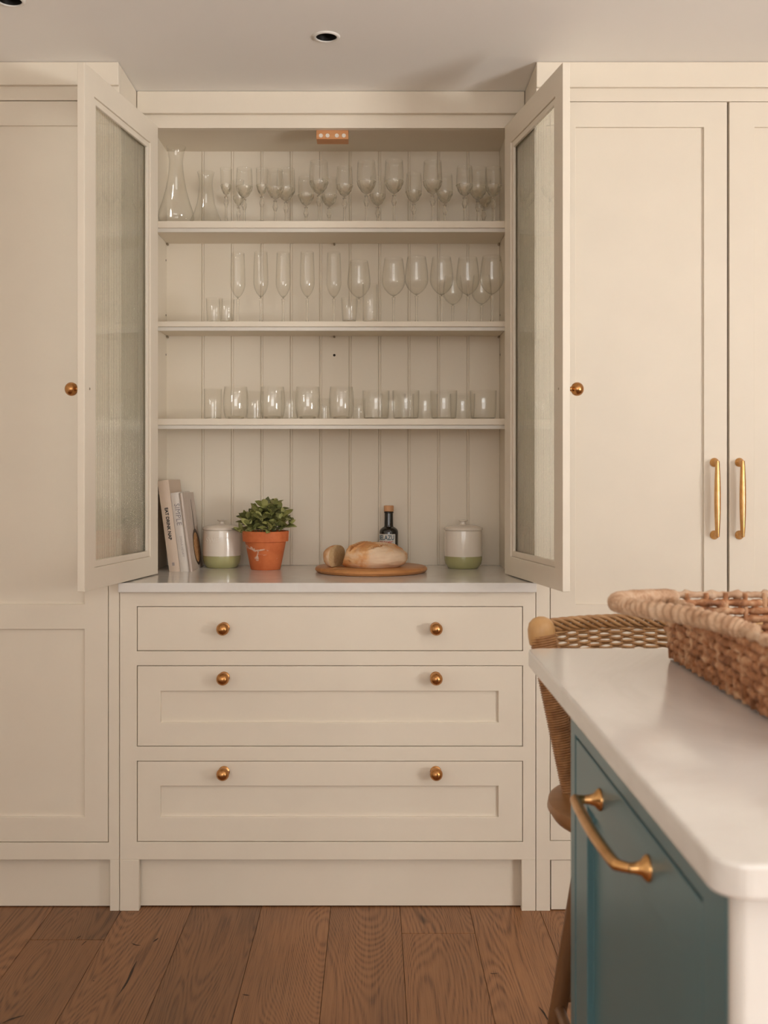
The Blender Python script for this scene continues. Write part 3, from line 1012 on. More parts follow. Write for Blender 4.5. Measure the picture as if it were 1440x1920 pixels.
def put(kind, px, d, z, label, group, scale=1.0, cat='glass'):
    p = PROTO[kind]
    if kind not in used:
        used.add(kind)
        COL.objects.link(p)
        o = p
    else:
        o = copy_tree(p)
    o.location = (PX(px, d), d, z + 0.0002)
    o.rotation_euler = (0, 0, (px * 1.7) % 6.28)
    o.scale = (scale, scale, scale)
    tag(o, label, cat, group)
    return o

z1, z2, z3 = SH
G1, G2, G3 = 'crystal stemware on the top shelf', 'glasses on the middle shelf', 'tumblers on the bottom shelf'
# top shelf: front row and the glasses showing behind it
front = [('sherry', 424, 3.37), ('goblet_small', 458, 3.385), ('sherry', 491, 3.37), ('goblet_small', 516, 3.372), ('goblet', 598, 3.385),
         ('goblet_small', 646, 3.375), ('goblet', 687, 3.385), ('goblet', 739, 3.378), ('goblet', 811, 3.385), ('goblet_small', 871, 3.37), ('goblet_small', 925, 3.38)]
back = [('goblet', 536, 3.45), ('goblet_small', 574, 3.455), ('goblet_small', 617, 3.50), ('goblet_small', 664, 3.475), ('goblet_small', 708, 3.49), ('goblet_small', 776, 3.45), ('goblet_small', 834, 3.46), ('goblet', 896, 3.455),
        ('goblet_small', 907, 3.53)]
back[3] = ('sherry', 447, 3.50)
seen = {}
for kd, px, d in sorted(front + back, key=lambda b: b[1]):
    what = {'sherry': 'slim cut-crystal sherry glass', 'goblet_small': 'small cut-crystal goblet', 'goblet': 'large cut-crystal goblet'}[kd]
    n_ = seen.get(kd, 0); seen[kd] = n_ + 1
    place(kd, px, d, z1, f'{what} on the top shelf, {ORD[n_]} of its size from the carafes', G1)

# carafes
def carafe(name, px, d, prof, label):
    o = thing(name, label, 'carafe', (PX(px, d), d, z1 + 0.0002), group='carafes on the top shelf')
    bm = BM(); lathe(bm, wall_profile(prof, 0.0014), 40)
    obj('vessel', bm, M['glass_wall'], o, world=False, smooth=True)
    r = prof[0][0]
    bm = BM(); lathe(bm, [(0, 0), (r - 0.003, 0), (r - 0.001, 0.001), (r + 0.001, 0.004), (r * 0.7, 0.006), (0, 0.0055)], 32)
    obj('thick_base', bm, M['glass'], o, world=False, smooth=True, angle=50)
    return o
carafe('glass_carafe', 330, 3.392, [(0.034, 0), (0.050, 0.006), (0.0565, 0.022), (0.054, 0.042), (0.043, 0.075), (0.033, 0.110), (0.0265, 0.145), (0.0225, 0.175), (0.0215, 0.200), (0.025, 0.225), (0.031, 0.245)],
       'tall clear glass carafe with waisted neck, nearest the dresser side on the top shelf')
carafe('glass_carafe', 386, 3.498, [(0.040, 0), (0.053, 0.008), (0.0555, 0.022), (0.051, 0.038), (0.040, 0.062), (0.029, 0.095), (0.024, 0.130), (0.0215, 0.155), (0.023, 0.175), (0.028, 0.195)],
       'shorter wide-bottomed clear glass carafe beside the slim sherry glass')

# middle shelf
place('tumbler_low', 402, 3.40, z2, 'low clear tumbler nearest the dresser side on the middle shelf', G2, 1.1)
place('tumbler_low', 425, 3.385, z2, 'low clear tumbler just before the champagne flutes', G2)
for k, px in enumerate((446, 489, 531, 576, 626)):
    place('flute', px, 3.42 - 0.012 * (k % 2), z2, f'clear champagne flute, {ORD[k]} flute from the low tumblers', G2)
place('tumbler_low', 655, 3.37, z2, 'low clear tumbler between the last flute and the highball glass', G2, 1.05)
place('highball', 694, 3.375, z2, 'tall straight highball glass among the wine glasses', G2, 0.78)
ws = [('wine', 673, 3.47), ('wine', 738, 3.42), ('wine', 781, 3.415), ('wine', 828, 3.41), ('wine', 877, 3.415), ('wine', 922, 3.40)]
for k, (kd, px, d) in enumerate(ws):
    place(kd, px, d, z2, f'large clear wine glass, {ORD[k]} wine glass from the flutes', G2)
place('wine_small', 849, 3.50, z2, 'small clear wine glass standing behind the fourth and fifth wine glasses', G2)
place('wine_small', 903, 3.49, z2, 'small clear wine glass at the back beside the last wine glass', G2)

# bottom shelf
k = 0
for px in (442, 511, 577, 640):
    place('tumbler_round', px, 3.40, z3, f'rounded clear tumbler, {ORD[k]} of the rounded four on the bottom shelf', G3); k += 1
for k, (px, d) in enumerate(((399, 3.45), (478, 3.47), (543, 3.47), (608, 3.48), (673, 3.48))):
    lab = ['slim clear tumbler before the first rounded tumbler', 'slim clear tumbler behind the first and second rounded tumblers', 'slim clear tumbler behind the second and third rounded tumblers',
           'slim clear tumbler behind the third and fourth rounded tumblers', 'slim clear tumbler behind, between rounded and straight tumblers'][k]
    place('tumbler_slim', px, d, z3, lab + ', bottom shelf', G3, 1.0 if k == 0 else (0.95, 0.95, 0.72, 0.72)[k - 1])
for k, px in enumerate((705, 761, 832, 906)):
    place('tumbler', px, 3.39, z3, f'straight clear tumbler, {ORD[k]} of the front four at the shadowed shelf end', G3)
for k, px in enumerate((737, 797, 867)):
    lab = ['behind the first and second straight tumblers', 'behind the second and third straight tumblers', 'behind the third and fourth straight tumblers'][k]
    place('tumbler', px, 3.49, z3, 'straight clear tumbler ' + lab, G3, 0.97)

settle()

# ------------------------------------------------------------------ books
LEAN = math.radians(-7.4)
def book(name, label, xb, d, h, th, dep, cover, page=True):
    """Origin: bottom edge of the spine on its low (right) side; local x to the left = -th, z up, y into the shelf."""
    o = thing(name, label, 'book', (xb, d, WT_Z1 + 0.0003 ), (0, LEAN, 0), group='cookery books leaning together')
    bm = BM()
    c = 0.0022
    # case: spine and two boards in one folded mesh
    box(bm, -th, -th + c, 0.001, dep, 0, h)
    box(bm, -c, 0, 0.001, dep, 0, h)
    n = 6
    a = [(-th + th * i / n, -0.003 * math.sin(PI * i / n)) for i in range(n + 1)]
    lo = [bm.verts.new((x, y, 0)) for x, y in a] + [bm.verts.new((x, y + c, 0)) for x, y in reversed(a)]
    hi = [bm.verts.new((x, y, h)) for x, y in a] + [bm.verts.new((x, y + c, h)) for x, y in reversed(a)]
    m_ = len(lo)
    for i in range(m_): bm.faces.new((lo[i], lo[(i + 1) % m_], hi[(i + 1) % m_], hi[i]))
    bm.faces.new(lo[::-1]); bm.faces.new(hi)
    obj('cover', bm, cover, o, world=False)
    obj('pages', boxbm(-th + c, -c, c + 0.001, dep - 0.004, 0.003, h - 0.003), M['pages'], o, world=False)
    return o

def spine_text(o, s, size, x, z, mt, bold=0.0, spacing=1.0, yaw=0.0, y=-0.0032, name='lettering'):
    """Lettering reading downwards on the spine, centred at (x, z)."""
    bm = text_bm(s, size, 0.0003, spacing, 'CENTER', bold)
    for v in bm.verts:
        tx, ty, tz = v.co
        v.co = Vector((x + ty, y - tz, z - tx))
    return obj(name, bm, mt, o, world=False)

bd = 3.335
th1, th2, th3 = 0.0335, 0.0270, 0.0095
xb1 = PX(338, bd)
b1 = book('cookbook', 'thick buff cookbook lettered in bold black, tallest and leaning on the dresser side', xb1, bd, 0.284, th1, 0.20, M['book_tan'])
spine_text(b1, 'EAT DRINK NAP', 0.0136, -th1 * 0.52, 0.150, M['ink_black'], 0.0005, 1.0)
bm = boxbm(-th1 * 0.52 - 0.004, -th1 * 0.52 + 0.0035, -0.0033, -0.0028, 0.020, 0.030)
obj('publisher_mark', bm, M['ink_pale'], b1, world=False)
xb2 = xb1 + (th2 + 0.0008) / math.cos(LEAN)
b2 = book('cookbook', 'white cookbook with grey serif-style title, middle of the three leaning books', xb2, bd, 0.246, th2, 0.19, M['book_white'])
spine_text(b2, 'SIMPLE', 0.022, -th2 * 0.45, 0.178, M['ink_grey'], -0.0002, 1.05)
spine_text(b2, 'DIANA HENRY', 0.0098, -th2 * 0.45, 0.079, M['ink_pale'], -0.0001, 1.0)
xb3 = xb2 + (th3 + 0.0008) / math.cos(LEAN)
b3 = book('cookbook', 'thin wood-grain cookbook with a full pan pictured on its cover, beside the cream jar', xb3, bd - 0.004, 0.243, th3, 0.20, M['book_grain'])
# dish photograph on the cover: flat print
bm = BM()
n = 36
def disc(bm, cy, cz, ry, rz, x, mi):
    vs = [bm.verts.new((x, cy + ry * math.cos(2 * PI * k / n), cz + rz * math.sin(2 * PI * k / n))) for k in range(n)]
    f = bm.faces.new(vs); f.material_index = mi
disc(bm, 0.133, 0.068, 0.062, 0.058, 0.0003, 0)
disc(bm, 0.131, 0.067, 0.051, 0.047, 0.0006, 1)
f = bm.faces.new([bm.verts.new((0.0003, y, z)) for y, z in ((0.138, 0.124), (0.126, 0.124), (0.128, 0.218), (0.135, 0.222))])
obj('pan_picture', bm, [M['dish'], M['food']], b3, world=False)

# ------------------------------------------------------------------ jars
def jar(px, d, label, word=None):
    o = thing('lidded_jar', label, 'jar', (PX(px, d), d, WT_Z1 + 0.0003))
    r = 0.0605
    bm = BM()
    lathe(bm, [(0, 0), (r * 0.78, 0.0), (r * 0.82, 0.002), (r * 0.95, 0.014), (r * 0.995, 0.026), (r, 0.0385), (r - 0.0006, 0.0385), (0, 0.0386)], 48)
    obj('base_band', bm, M['jar_green'], o, world=False, smooth=True, angle=40, label='sage green glazed foot of the jar')
    bm = BM()
    lathe(bm, [(0, 0.0388), (r, 0.0387), (r + 0.0002, 0.07), (r - 0.0006, 0.112), (r - 0.0015, 0.1195), (r - 0.003, 0.1205), (0, 0.1206)], 48)
    bd_ = obj('body', bm, M['jar_cream'], o, world=False, smooth=True, angle=40)
    bm = BM()
    lathe(bm, [(0, 0.1208), (r, 0.1208), (r + 0.0012, 0.1225), (r + 0.0012, 0.1275), (r - 0.001, 0.1300), (r * 0.75, 0.1345), (r * 0.4, 0.1375), (0.010, 0.139), (0.0078, 0.142),
               (0.0078, 0.147), (0.013, 0.149), (0.0152, 0.151), (0.013, 0.153), (0, 0.1535)], 48)
    obj('lid', bm, M['jar_cream'], o, world=False, smooth=True, angle=40)
    if word:
        tb = text_bm(word, 0.026, 0.0009, 1.0, 'CENTER', 0.0)
        bmesh.ops.subdivide_edges(tb, edges=tb.edges, cuts=1)
        for v in tb.verts:
            tx, ty, tz = v.co
            a = tx / r - 0.10
            rr = r - 0.0002 + tz
            v.co = Vector((rr * math.sin(a), -rr * math.cos(a), 0.089 + ty))
        obj('raised_lettering', tb, M['jar_cream'], o, world=False, smooth=True, angle=30)
    return o
jar(416, 3.485, 'cream and sage lidded jar with raised lettering, between cookbooks and potted plant', 'SWEETS')
jar(868.5, 3.46, 'cream and sage lidded jar alone in shadow, right of the bread board')

# ------------------------------------------------------------------ potted plant
px_, pd_ = PX(498, 3.415), 3.415
o = thing('potted_plant', 'bushy green leafy plant in a salt-marked terracotta pot', 'plant', (px_, pd_, WT_Z1 + 0.0003))
bm = BM()
lathe(bm, [(0, 0), (0.0455, 0), (0.047, 0.0015), (0.0640, 0.0865), (0.0655, 0.0875), (0.0715, 0.0885), (0.0735, 0.1185), (0.0725, 0.1205), (0.066, 0.1205), (0.065, 0.118),
           (0.062, 0.100), (0, 0.098)], 56)
pot = obj('pot', bm, M['terracotta'], o, world=False, smooth=True, angle=35)
# pale salt marks that lie on the pot's skin
def pot_r(z): return 0.047 + (0.064 - 0.047) * (z - 0.0015) / 0.085 + 0.0005
def salt(poly, name='salt_mark'):
    bm = BM()
    c = (sum(p[0] for p in poly) / len(poly), sum(p[1] for p in poly) / len(poly))
    def P(px, py):
        z = 0.1205 - (py - 996) / 596.0 - 0.001
        x = (px - 498) / 596.0
        rr = pot_r(z)
        x = max(-rr * 0.985, min(rr * 0.985, x))
        return (x, -math.sqrt(max(rr * rr - x * x, 0)), z)
    rings = []
    for s in (1.0, 0.66, 0.33):
        rings.append([bm.verts.new(P(c[0] + (x - c[0]) * s, c[1] + (y - c[1]) * s)) for x, y in poly])
    cv = bm.verts.new(P(*c))
    m_ = len(poly)
    for a, b in zip(rings, rings[1:]):
        for k in range(m_): bm.faces.new((a[k], a[(k + 1) % m_], b[(k + 1) % m_], b[k]))
    for k in range(m_): bm.faces.new((rings[-1][k], rings[-1][(k + 1) % m_], cv))
    obj(name, bm, M['salt'], pot, world=False, smooth=True)
salt([(458, 1014), (463, 1019), (466, 1025), (474, 1023), (481, 1026), (486, 1031), (481, 1033), (474, 1029), (466, 1028), (461, 1027), (459, 1020)])
salt([(483, 1029), (490, 1028), (499, 1027), (507, 1029), (506, 1031), (497, 1030), (490, 1031), (486, 1033)])
salt([(487, 1032), (489, 1033), (487, 1040), (489, 1046), (487, 1050), (480, 1049), (479, 1044), (484, 1041)])
salt([(464, 1046), (469, 1047), (468, 1049), (464, 1048)])
bm = BM(); lathe(bm, [(0, 0.108), (0.05, 0.106), (0.0625, 0.104)], 28)
obj('soil', bm, M['soil'], o, world=False, smooth=True)
# one leaf mesh, shared
def leaf_mesh():
    bm = BM()
    prof = [(0, 0.0), (0.14, 0.20), (0.36, 0.42), (0.58, 0.46), (0.80, 0.30), (1.0, 0.0)]
    rows = []
    for u, w in prof:
        z = 0.10 * math.sin(PI * u) - 0.10 * u * u
        if w == 0: rows.append([bm.verts.new((u, 0, z))])
        else: rows.append([bm.verts.new((u, -w * 0.52, z + 0.10 * w)), bm.verts.new((u, 0, z)), bm.verts.new((u, w * 0.52, z + 0.10 * w))])
    for a, b in zip(rows, rows[1:]):
        if len(a) == 1: bm.faces.new((a[0], b[0], b[1])); bm.faces.new((a[0], b[1], b[2]))
        elif len(b) == 1: bm.faces.new((a[0], b[0], a[1])); bm.faces.new((a[1], b[0], a[2]))
        else:
            bm.faces.new((a[0], b[0], b[1], a[1])); bm.faces.new((a[1], b[1], b[2], a[2]))
    me = bpy.data.meshes.new('leaf')
    bm.to_mesh(me); bm.free()
    me.materials.append(M['leaf'])
    for p in me.polygons: p.use_smooth = True
    return me
LEAF = leaf_mesh()
random.seed(5)
tips = []
for k in range(26):
    a = k * 2.399963
    rr = math.sqrt((k + 0.5) / 26)
    tips.append((a, rr))
bm = BM()
for k, (a, rr) in enumerate(tips):
    x1, y1 = 0.083 * rr * math.cos(a), 0.066 * rr * math.sin(a)
    z1_ = 0.107 + 0.082 * (1 - 0.80 * rr ** 2) + random.uniform(-0.012, 0.012)
    if x1 > 0.015 and rr < 0.75: z1_ += 0.014
    x0, y0 = x1 * 0.35, y1 * 0.35
    pts = spline([(x0, y0, 0.10), ((x0 + x1) / 2 * 0.9, (y0 + y1) / 2 * 0.9, 0.10 + (z1_ - 0.10) * 0.6), (x1, y1, z1_)], 6)
    tube(bm, pts, 0.0012, 5)
    out = Vector((x1, y1, 0.0))
    for lev, (u, n) in enumerate(((5, 5), (4, 4), (3, 2))):
        p = pts[u]
        for q in range(n):
            az = a + q * 2 * PI / n + lev * 0.9 + random.uniform(-0.4, 0.4)
            el = random.uniform(0.35, 1.25) if lev == 0 else random.uniform(-0.15, 0.9)
            dirv = Vector((math.cos(az) * math.cos(el), math.sin(az) * math.cos(el), math.sin(el))) + out * 5.0
            dirv.normalize()
            lf = bpy.data.objects.new('leaf', LEAF)
            lf.parent = o
            ln = random.uniform(0.026, 0.043)
            xax = dirv
            yax = Vector((0, 0, 1)).cross(xax)
            if yax.length < 0.1: yax = Vector((0, 1, 0))
            yax.normalize()
            zax = xax.cross(yax)
            Rm = Matrix((xax, yax, zax)).transposed().to_4x4()
            tw = Matrix.Rotation(random.uniform(-1.0, 1.0), 4, 'X')
            e_ = (Rm @ tw).to_euler()
            lf.location = p
            lf.rotation_euler = e_
            lf.scale = (ln, ln * random.uniform(0.85, 1.15), ln)
            COL.objects.link(lf)
obj('stems', bm, M['stem'], o, world=False, smooth=True)

# ------------------------------------------------------------------ board, bread, bottle
bx, by, br = PX(696, 3.325), 3.325, 0.172
BZ = WT_Z1 + 0.0185
bm = BM()
lathe(bm, [(0, 0.0003), (br - 0.010, 0.0003), (br - 0.004, 0.003), (br, 0.009), (br - 0.002, 0.0145), (br - 0.007, 0.018), (0, 0.0182)], 72, (0, 0, 0))
o = obj('bread_board', bm, M['board'], smooth=True, angle=45)
o.location = (bx, by, WT_Z1)
o.rotation_euler = (0, 0, 0.35)
tag(o, 'round wooden bread board lying on the white worktop', 'bread board')

SLASH = [((-0.062, -0.064), (-0.018, 0.006)), ((0.006, -0.068), (0.050, -0.008)), ((-0.004, 0.012), (0.085, 0.040))]
def loaf_point(dirv, rx, ry, rz):
    p = Vector((dirv.x * rx, dirv.y * ry, dirv.z * rz))
    if p.z > 0: p.z *= 1.06 - 3.2 * max(p.x + 0.012, 0) ** 1.35 - 1.2 * max(-0.03 - p.x, 0)
    p += dirv * (0.0035 * noise.noise(dirv * 2.2) + 0.0012 * noise.noise(dirv * 7))
    return p
def loaf():
    """Long round loaf, its cut end a flat crumb face."""
    bm = BM()
    nu, nv = 150, 76
    rx, ry, rz = 0.107, 0.080, 0.0395
    rows = []
    for j in range(nv + 1):
        ph = -PI / 2 + PI * j / nv
        row = []
        for i in range(nu):
            a = 2 * PI * i / nu
            d = Vector((math.cos(a) * math.cos(ph), math.sin(a) * math.cos(ph), math.sin(ph)))
            # squarer than an ellipsoid
            e = 0.82
            d2 = Vector((math.copysign(abs(d.x) ** e, d.x), math.copysign(abs(d.y) ** e, d.y), math.copysign(abs(d.z) ** 0.8, d.z)))
            p = loaf_point(d2, rx, ry, rz)
            p.z = max(p.z, -0.030)
            sl = 0
            if p.z > -0.012:
                for (ax, ay), (cx, cy) in SLASH:
                    A, C = Vector((ax, ay)), Vector((cx, cy))
                    q = Vector((p.x, p.y))
                    uu = max(0, min(1, (q - A).dot(C - A) / (C - A).length_squared))
                    dist = (q - (A + (C - A) * uu)).length
                    w = 0.0085 * (0.35 + math.sin(PI * uu))
                    if dist < w:
                        p.z -= 0.0095 * (1 - (dist / w) ** 2) * (0.4 + 0.6 * math.sin(PI * uu)); sl = 1
                    elif dist < w + 0.007: p.z += 0.0048 * (1 - (dist - w) / 0.007)
            row.append((p, sl))
        rows.append(row)
    cutx = -0.078
    verts = []
    for row in rows:
        vr = []
        for p, sl in row:
            s = 0
            if p.x < cutx + 0.30 * p.z:
                p = p.copy(); p.x = cutx + 0.30 * p.z + 0.0015 * noise.noise(p * 90); s = 2
            vr.append((bm.verts.new((p.x, p.y, p.z + 0.030)), max(sl, s)))
        verts.append(vr)
    for a, b in zip(verts, verts[1:]):
        for i in range(nu):
            i2 = (i + 1) % nu
            q = (a[i], a[i2], b[i2], b[i])
            f = bm.faces.new([v[0] for v in q])
            ms = [v[1] for v in q]
            f.material_index = 2 if ms.count(2) == 4 else (1 if ms.count(1) >= 3 else 0)
    bmesh.ops.remove_doubles(bm, verts=bm.verts, dist=0.00005)
    return bm
lo_x, lo_y = PX(697.5, 3.29), 3.295
o = obj('bread_loaf', loaf(), [M['crust'], M['slash'], M['crumb']], smooth=True)
o.location = (lo_x, lo_y, BZ)
o.rotation_euler = (0, 0, math.radians(-6))
tag(o, 'crusty slashed white loaf with cut end on the round bread board', 'bread')

def heel():
    """Cut-off end of the loaf: crust dome on one side, flat crumb face on the other."""
    bm = BM()
    nr, n = 10, 40
    rings = []
    for j in range(nr + 1):
        u = j / nr
        x = -0.030 * math.cos(u * PI / 2)          # dome to the left
        s = math.sin(u * PI / 2) ** 0.7
        ring = []
        for k in range(n):
            a = 2 * PI * k / n
            y = 0.056 * s * math.copysign(abs(math.cos(a)) ** 0.85, math.cos(a))
            z = 0.031 * s * math.copysign(abs(math.sin(a)) ** 0.85, math.sin(a))
            z = max(z, -0.026)
            q = Vector((x, y, z))
            q += q.normalized() * 0.002 * noise.noise(q * 40)
            ring.append(bm.verts.new((q.x, q.y, q.z + 0.027)))
        rings.append(ring)
    bm.faces.new(rings[0])
    for a, b in zip(rings, rings[1:]):
        for k in range(n): bm.faces.new((a[k], a[(k + 1) % n], b[(k + 1) % n], b[k]))
    # crumb face, slightly uneven
    prev = rings[-1]
    for s in (0.9, 0.6, 0.3):
        rr = []
        for k in range(n):
            c = rings[-1][k].co
            yy, zz = c.y * s, 0.027 + (c.z - 0.027) * s
            rr.append(bm.verts.new((0.0012 * noise.noise(Vector((s * 9, yy * 60, zz * 60))), yy, zz)))
        for k in range(n):
            f = bm.faces.new((prev[k], prev[(k + 1) % n], rr[(k + 1) % n], rr[k])); f.material_index = 1
        prev = rr
    f = bm.faces.new(prev); f.material_index = 1
    return bm
o = obj('bread_heel', heel(), [M['crust'], M['crumb']], smooth=True, angle=60)
o.location = (PX(632, 3.30), 3.30, BZ)
o.rotation_euler = (0, 0, math.radians(-22))
o.scale = (1.1, 1.1, 1.12)
tag(o, 'cut-off end of the loaf with pale crumb side, at the board edge', 'bread')
# crumbs
bm = BM()
random.seed(3)
for k in range(46):
    x = random.gauss(0, 0.018); y = random.gauss(0, 0.008)
    r = random.uniform(0.0006, 0.0016)
    lathe(bm, [(0, 0), (r, r * 0.6), (0, r * 1.4)], 5, (PX(646, 3.22) + x, 3.225 + y, BZ))
o = obj('crumbs', bm, M['crumb'], kind='stuff')
tag(o, 'pale bread crumbs scattered before the cut loaf', 'crumbs')

# oil bottle
bx_, bd_ = PX(729, 3.522), 3.522
o = thing('oil_bottle', 'small dark glass bottle with wooden stopper behind the loaf', 'bottle', (bx_, bd_, WT_Z1 + 0.0003), (0, 0, 0))
r = 0.0305
bm = BM()
lathe(bm, [(0, 0), (r - 0.003, 0), (r, 0.003), (r, 0.110), (r - 0.0008, 0.116), (r - 0.004, 0.1215), (0.021, 0.1255), (0.0155, 0.1285), (0.0145, 0.133), (0.0138, 0.172), (0.0158, 0.1735),
           (0.0158, 0.1765), (0.0135, 0.178), (0, 0.178)], 40)
obj('glass_body', bm, M['bottle'], o, world=False, smooth=True, angle=45)
bm = BM()
lathe(bm, [(0, 0.1782), (0.0155, 0.1782), (0.0158, 0.179), (0.0158, 0.1955), (0.0145, 0.197), (0, 0.1972)], 32)
obj('stopper', bm, M['cork'], o, world=False, smooth=True, angle=45, label='pale wooden stopper')
def wrap(bm, rr, a0, zc):
    for v in bm.verts:
        tx, ty, tz = v.co
        a = a0 + tx / rr
        q = rr + tz
        v.co = Vector((q * math.sin(a), -q * math.cos(a), zc + ty))
bm = BM()
n = 28
a0, a1 = math.radians(-84), math.radians(42)
vs = [[bm.verts.new(((r + 0.0003) * math.sin(a0 + (a1 - a0) * k / n), -(r + 0.0003) * math.cos(a0 + (a1 - a0) * k / n), z)) for k in range(n + 1)] for z in (0.030, 0.1055)]
for k in range(n): bm.faces.new((vs[0][k], vs[0][k + 1], vs[1][k + 1], vs[1][k]))
lb = obj('paper_label', bm, M['label'], o, world=False, smooth=True, label='pale paper label lettered in blue')
for s, size, zc, mt, a_ in (('BELAZU', 0.0165, 0.0935, 'ink_blue', -0.36), ('BALSAMIC', 0.0105, 0.0775, 'ink_red', -0.36), ('VINEGAR', 0.0085, 0.065, 'ink_red', -0.36)):
    tb = text_bm(s, size, 0.00015, 1.0, 'CENTER', 0.0003)
    bmesh.ops.subdivide_edges(tb, edges=tb.edges, cuts=1)
    for v in tb.verts: v.co.y *= 1.3
    wrap(tb, r + 0.0006, a_, zc)
    obj('lettering', tb, M[mt], lb, world=False)

# ------------------------------------------------------------------ island
IT = EYE - 0.2865
def rounded_rect(x0, x1, y0, y1, r, n=8):
    pts = []
    for cx, cy, a in ((x0 + r, y0 + r, PI), (x1 - r, y0 + r, 1.5 * PI), (x1 - r, y1 - r, 0), (x0 + r, y1 - r, PI / 2)):
        for k in range(n + 1):
            b = a + PI / 2 * k / n
            pts.append((cx + r * math.cos(b), cy + r * math.sin(b)))
    return pts
def prism(pts, z0, z1):
    bm = BM()
    lo = [bm.verts.new((x, y, z0)) for x, y in pts]
    hi = [bm.verts.new((x, y, z1)) for x, y in pts]
    n = len(pts)
    for k in range(n): bm.faces.new((lo[k], lo[(k + 1) % n], hi[(k + 1) % n], hi[k]))
    bm.faces.new(lo[::-1]); bm.faces.new(hi)
    return bm
IX0, IX1, IY0, IY1 = 0.253, 1.20, 0.796, 1.793
o = obj('island_worktop', prism(rounded_rect(IX0, IX1, IY0, IY1, 0.026), IT - 0.027, IT), M['quartz'], bevel=0.0035, seg=3)
tag(o, 'white polished island worktop with rounded corner, under the woven basket', 'worktop')

t = thing('island_cabinet', 'teal painted island cabinet with a brass bow handle on its panelled side', 'cabinet', (0.72, 1.17, 0))
CX, CY0, CY1 = 0.274, 0.842, 1.506
u0, u1 = 0.903, 1.474
dz1 = EYE - 0.3535
bm = BM()
panel_board(bm, CY0, CY1, 0.09, IT - 0.0275, [(u0, u1, 0.12, dz1)], None, 0.022, lambda u, d, v: (CX + d, u, v))
obj('face_frame', bm, M['teal'], t, bevel=0.0015)
bm = BM()
box(bm, CX + 0.0225, IX1 - 0.03, CY1 - 0.02, CY1, 0.09, IT - 0.0275)
box(bm, CX + 0.0225, IX1 - 0.03, CY0 + 0.001, CY0 + 0.02, 0.09, IT - 0.0275)
box(bm, IX1 - 0.05, IX1 - 0.03, CY0 + 0.02, CY1 - 0.02, 0.09, IT - 0.0275)
obj('carcass', bm, M['teal'], t)
obj('gap_shade_board', boxbm(CX + 0.05, CX + 0.055, CY0 + 0.02, CY1 - 0.02, 0.09, IT - 0.03), M['gap_shade'], t)  # added dark board, paints the shade seen through the door gap
obj('plinth', boxbm(CX + 0.05, IX1 - 0.06, CY0 + 0.03, CY1 - 0.03, 0, 0.09), M['teal'], t)
bm = BM()
g = 0.0022
panel_board(bm, u0 + g, u1 - g, 0.12 + g, dz1 - 0.0042, [(0.975, 1.395, 0.19, EYE - 0.4255)], 0.009, 0.022, lambda u, d, v: (CX + 0.001 + d, u, v))
dr = obj('door', bm, M['teal'], t, bevel=0.0015)
# bow handle: two flared roses and a bar bent back at both ends
bm = BM()
hz = EYE - 0.393
ya, yb = 1.312, 1.083
for y in (ya, yb):
    vs = lathe(bm, [(0.0135, 0), (0.0135, 0.002), (0.0120, 0.004), (0.0075, 0.008), (0.0058, 0.014), (0.0052, 0.020)], 24, (CX + 0.001, y, hz), 'X')
pts = spline([(CX - 0.017, ya, hz), (CX - 0.0265, ya - 0.001, hz), (CX - 0.0305, ya - 0.009, hz), (CX - 0.0335, (ya + yb) / 2, hz), (CX - 0.0305, yb + 0.022, hz), (CX - 0.0265, yb + 0.008, hz), (CX - 0.017, yb, hz)], 40)
tube(bm, pts, lambda i, a: 0.0050 + 0.0016 * math.sin(PI * i / 39), 14)
obj('handle', bm, M['brass_light'], dr, smooth=True, angle=50, label='satin brass bow handle')
bm = prism(rounded_rect(CX - 0.001, IX1 - 0.03, CY0 - 0.022, CY0 + 0.0005, 0.0100, 6), 0.0, IT - 0.0285)
obj('end_panel', bm, M['ceramic_white'], t, bevel=0.004, seg=3, label='white rounded end panel below the worktop')

# ------------------------------------------------------------------ woven basket on the island
t = thing('woven_basket', 'coarse rectangular woven basket with rope loop handles on the island worktop', 'basket', (0.68, 1.40, IT + 0.0003))
BX0, BX1, BY0, BY1 = 0.463, 0.90, 1.10, 1.702
def loop_pts(grow, z, r, step, wob=0.0, phase=0.0, pitch=0.032):
    pts = rounded_rect(BX0 - grow, BX1 + grow, BY0 - grow, BY1 + grow, r, 6)
    P = [Vector((x, y, 0)) for x, y in pts]
    # resample evenly
    Ls = [0.0]
    for a, b in zip(P, P[1:] + P[:1]): Ls.append(Ls[-1] + (b - a).length)
    total = Ls[-1]
    n = int(total / step)
    out = []
    cells = round(total / pitch / 2) * 2
    k = 0
    for i in range(n):
        s = total * i / n
        while Ls[k + 1] < s: k += 1
        a, b = P[k], P[(k + 1) % len(P)]
        q = a.lerp(b, (s - Ls[k]) / max(Ls[k + 1] - Ls[k], 1e-9))
        tdir = (b - a).normalized()
        nrm = Vector((tdir.y, -tdir.x, 0))
        u = s / total * cells * PI + phase
        out.append((q + nrm * wob * math.sin(u) + Vector((0, 0, z)), u, s))
    return out
rows_n = 7
random.seed(9)
